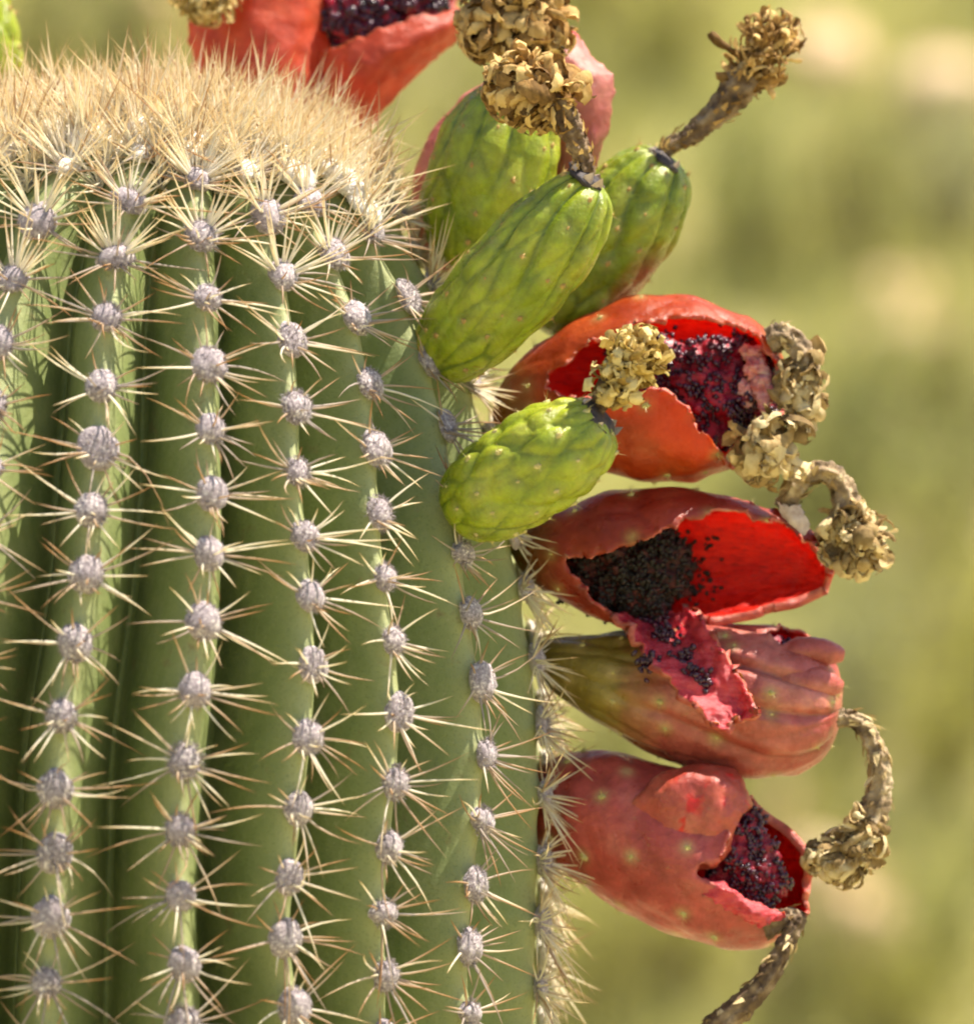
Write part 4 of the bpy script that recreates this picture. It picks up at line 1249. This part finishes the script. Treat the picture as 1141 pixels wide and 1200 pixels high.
# H: olive and pink fruit below
fh = fruit('plump olive and rose fruit with cracked lobed end, directly below the gaping fruit', (622, 764, 420))
mouthH = [(896, 741), (915, 733), (940, 736), (966, 752), (985, 772), (955, 768), (925, 756), (905, 750)]
open_fruit(fh, [(618, 764, 425), (720, 796, 410), (850, 818, 400), (986, 830, 395)], [(0, 3), (0.03, 18), (0.1, 32), (0.25, 54), (0.5, 82), (0.75, 88), (0.88, 80), (0.95, 64), (0.99, 40), (1, 6)], M['olive_red'], mouthH, M['flesh'], th=10, lip=0,
           rows_n=6, per_row=9, h=3.5, ridge=9, seed=63, la=1.6, blush=lambda t, p, V: np.clip((0.52 - t) / 0.32, 0, 1), scales=('pale', 1.0))
def lobe(root, pts, rad, mat, seed):
    V, F = tube(pts, rad, 24, 40, rough=0.8, seed=seed)
    mesh('swollen_lobe', W(V), F, mat, root, attrs={'crease': np.zeros(len(V)), 'blush': np.zeros(len(V)), 'halo': np.zeros(len(V))})
lobe(fh, [(895, 776, 362), (935, 764, 356), (965, 764, 358), (987, 768, 364)], [6, 17, 16, 8], M['olive_red'], 1)
lobe(fh, [(890, 806, 350), (930, 800, 340), (962, 800, 344), (984, 806, 356)], [6, 20, 18, 8], M['olive_red'], 2)
pulp(fh, [((905, 790, 400), (50, 38, 40))], 60, M['pulp'], M['seed'], 4.0, 9)
dried_flower(fh, [(982, 842, 350), (1006, 846, 348), (1026, 880, 346), (1030, 925, 345), (1016, 970, 343)], [12, 11, 13, 17, 22],
             [((1012, 975, 343), (24, 36, 24), (-0.3, 0.9, -0.1)), ((995, 1005, 340), (30, 26, 26), (-0.7, 0.6, -0.2)), ((965, 1003, 340), (18, 18, 16), (-0.8, 0.4, -0.2))], M['stem_pale'], M['dry_beige'], n=100, seed=65, plen=(22, 42), pw=(8, 17), outw=0.35, flake=34)

# I: lowest red fruit
fi = fruit('lowest red fruit, dotted pale, torn near its end under a rounded skin flap', (628, 930, 425))
mouthI = [(851, 985), (858, 962), (872, 945), (890, 932), (930, 940), (1000, 1000), (1000, 1050), (950, 1068), (925, 1074), (900, 1072), (876, 1062), (856, 1044), (830, 1034), (812, 1024), (822, 1012), (842, 1014)]
open_fruit(fi, [(612, 928, 428), (700, 956, 410), (800, 1000, 385), (942, 1064, 370)], [(0, 3), (0.02, 30), (0.08, 52), (0.2, 74), (0.45, 90), (0.65, 93), (0.82, 85), (0.93, 64), (0.98, 46), (1, 8)], M['rose'], mouthI, M['flesh'], th=11, lip=4,
           rows_n=6, per_row=9, h=1.8, seed=74, blush=lambda t, p, V: np.clip((0.16 - t) / 0.14, 0, 1) * 0.7, scales=('pale', 1.25))
pulp(fi, [((868, 1005, 355), (40, 46, 34)), ((892, 1034, 350), (30, 26, 28)), ((872, 975, 365), (20, 26, 24))], 1000, M['pulp'], M['seed'], 3.8, 13)
petal(fi, 'skin_flap', [
    [(738, 940, 352), (772, 916, 365), (822, 904, 368), (860, 920, 368), (878, 952, 365)],
    [(738, 938, 330), (772, 908, 330), (824, 893, 332), (866, 908, 335), (881, 944, 338)],
    [(735, 952, 322), (778, 924, 302), (824, 914, 298), (858, 926, 303), (874, 950, 314)],
    [(742, 986, 326), (786, 960, 298), (826, 952, 291), (852, 956, 295), (864, 966, 304)],
    [(748, 1020, 340), (792, 1006, 310), (828, 1000, 302), (848, 996, 302), (856, 988, 308)],
    [(760, 1040, 355), (800, 1030, 325), (826, 1020, 316), (844, 1012, 314), (853, 1002, 318)]], M['rose_torn'], M['flesh'], th=8, rough=4, seed=44, edge=3, flip=True,
    blush=lambda V: np.clip(1.5 * np.exp(-(((V[:, 0] - 814) / 11) ** 2 + ((V[:, 1] - 944) / 10) ** 2)) + 1.3 * np.exp(-(((V[:, 0] - 800 - 0.1 * (960 - V[:, 1])) / 6) ** 2 + ((V[:, 1] - 975) / 24) ** 2)) + 1.0 * fbm(V, 0.10, 3, 4.0) - 0.25, 0, 1) * (V[:, 2] < 330))
petal(fi, 'shredded_flesh', [
    [(802, 1034, 300), (820, 1030, 294), (845, 1036, 296)], [(835, 1056, 290), (858, 1048, 285), (880, 1056, 292)], [(862, 1076, 292), (885, 1072, 286), (912, 1066, 300)], [(886, 1084, 298), (900, 1082, 294), (920, 1076, 304)]], M['flesh_pink'], M['flesh_pink'], th=5, rough=8, seed=6, edge=6, flip=True)
dried_flower(fi, [(895, 1086, 318), (930, 1076, 314), (926, 1094, 305), (908, 1130, 300), (880, 1168, 298), (842, 1204, 298), (815, 1250, 298)], [19, 13, 11, 13, 16, 20, 22],
             [((815, 1252, 298), (40, 34, 30), (-0.5, 0.9, 0))], M['stem'], M['dry_beige'], n=40, seed=75, flake=26)

# J: coral fruit behind the crown
fj = fruit('coral red fruit behind the spiny crown, peeled wide open with dark pulp between its flaps', (380, 236, 640))
petal(fj, 'rind', [
    [(300, 250, 640), (335, 262, 615), (375, 262, 615), (410, 245, 640)],
    [(238, 150, 690), (290, 165, 640), (350, 170, 640), (408, 150, 680)],
    [(224, 60, 700), (270, 66, 645), (330, 70, 640), (388, 62, 690)],
    [(222, -20, 715), (270, -22, 660), (330, -20, 655), (386, 12, 700)],
    [(222, -110, 740), (270, -115, 690), (330, -110, 690), (384, -60, 720)]], M['coral'], M['flesh'], th=12, rough=4, seed=14, edge=5)
petal(fj, 'rind', [
    [(372, 64, 668), (385, 110, 650), (392, 165, 655), (400, 236, 645)],
    [(400, 52, 640), (412, 92, 628), (418, 130, 640), (420, 180, 660)],
    [(440, 36, 632), (452, 66, 620), (456, 92, 636), (455, 122, 662)],
    [(490, 20, 640), (502, 40, 632), (505, 58, 645), (502, 76, 670)],
    [(536, 8, 665), (545, 18, 660), (545, 28, 668), (538, 40, 680)]], M['coral'], M['flesh'], th=12, rough=4, seed=16, edge=5)
petal(fj, 'rind', [
    [(370, 110, 720), (420, 120, 735), (470, 90, 735), (520, 40, 715)],
    [(380, 20, 745), (430, 20, 770), (480, 10, 765), (530, 0, 735)],
    [(390, -70, 750), (430, -80, 780), (480, -80, 775), (520, -60, 740)]], M['flesh'], M['coral'], th=12, rough=4, seed=19)
pulp(fj, [((430, 20, 705), (52, 42, 40)), ((480, -6, 705), (40, 30, 34))], 1000, M['pulp'], M['seed'], 5.0, 17)
dried_flower(fj, [(270, -60, 640), (262, -40, 630), (254, -22, 625)], [16, 18, 20], [((246, -12, 622), (38, 30, 28), (-0.3, 0.8, -0.3))], M['stem_pale'], M['dry_yellow'], n=60, seed=85, flake=6)

# K: fruit cut by the left edge of the picture
fk = fruit('pale green fruit standing behind the crown on the far side of the stem', (-12, 240, 660))
closed_fruit(fk, [(12, 235, 660), (-14, 150, 655), (-30, 60, 650), (-40, -40, 650)], EGG(58, 0.4, 0.5), M['green'], rows_n=6, per_row=9, h=5, seed=93, la=1.4)
dried_flower(fk, [(-40, -30, 650), (-44, -52, 648), (-52, -80, 646)], [14, 12, 20], [((-54, -88, 646), (34, 36, 30), (-0.2, -0.9, 0))], M['stem'], M['dry'], n=50, seed=95, flake=8)
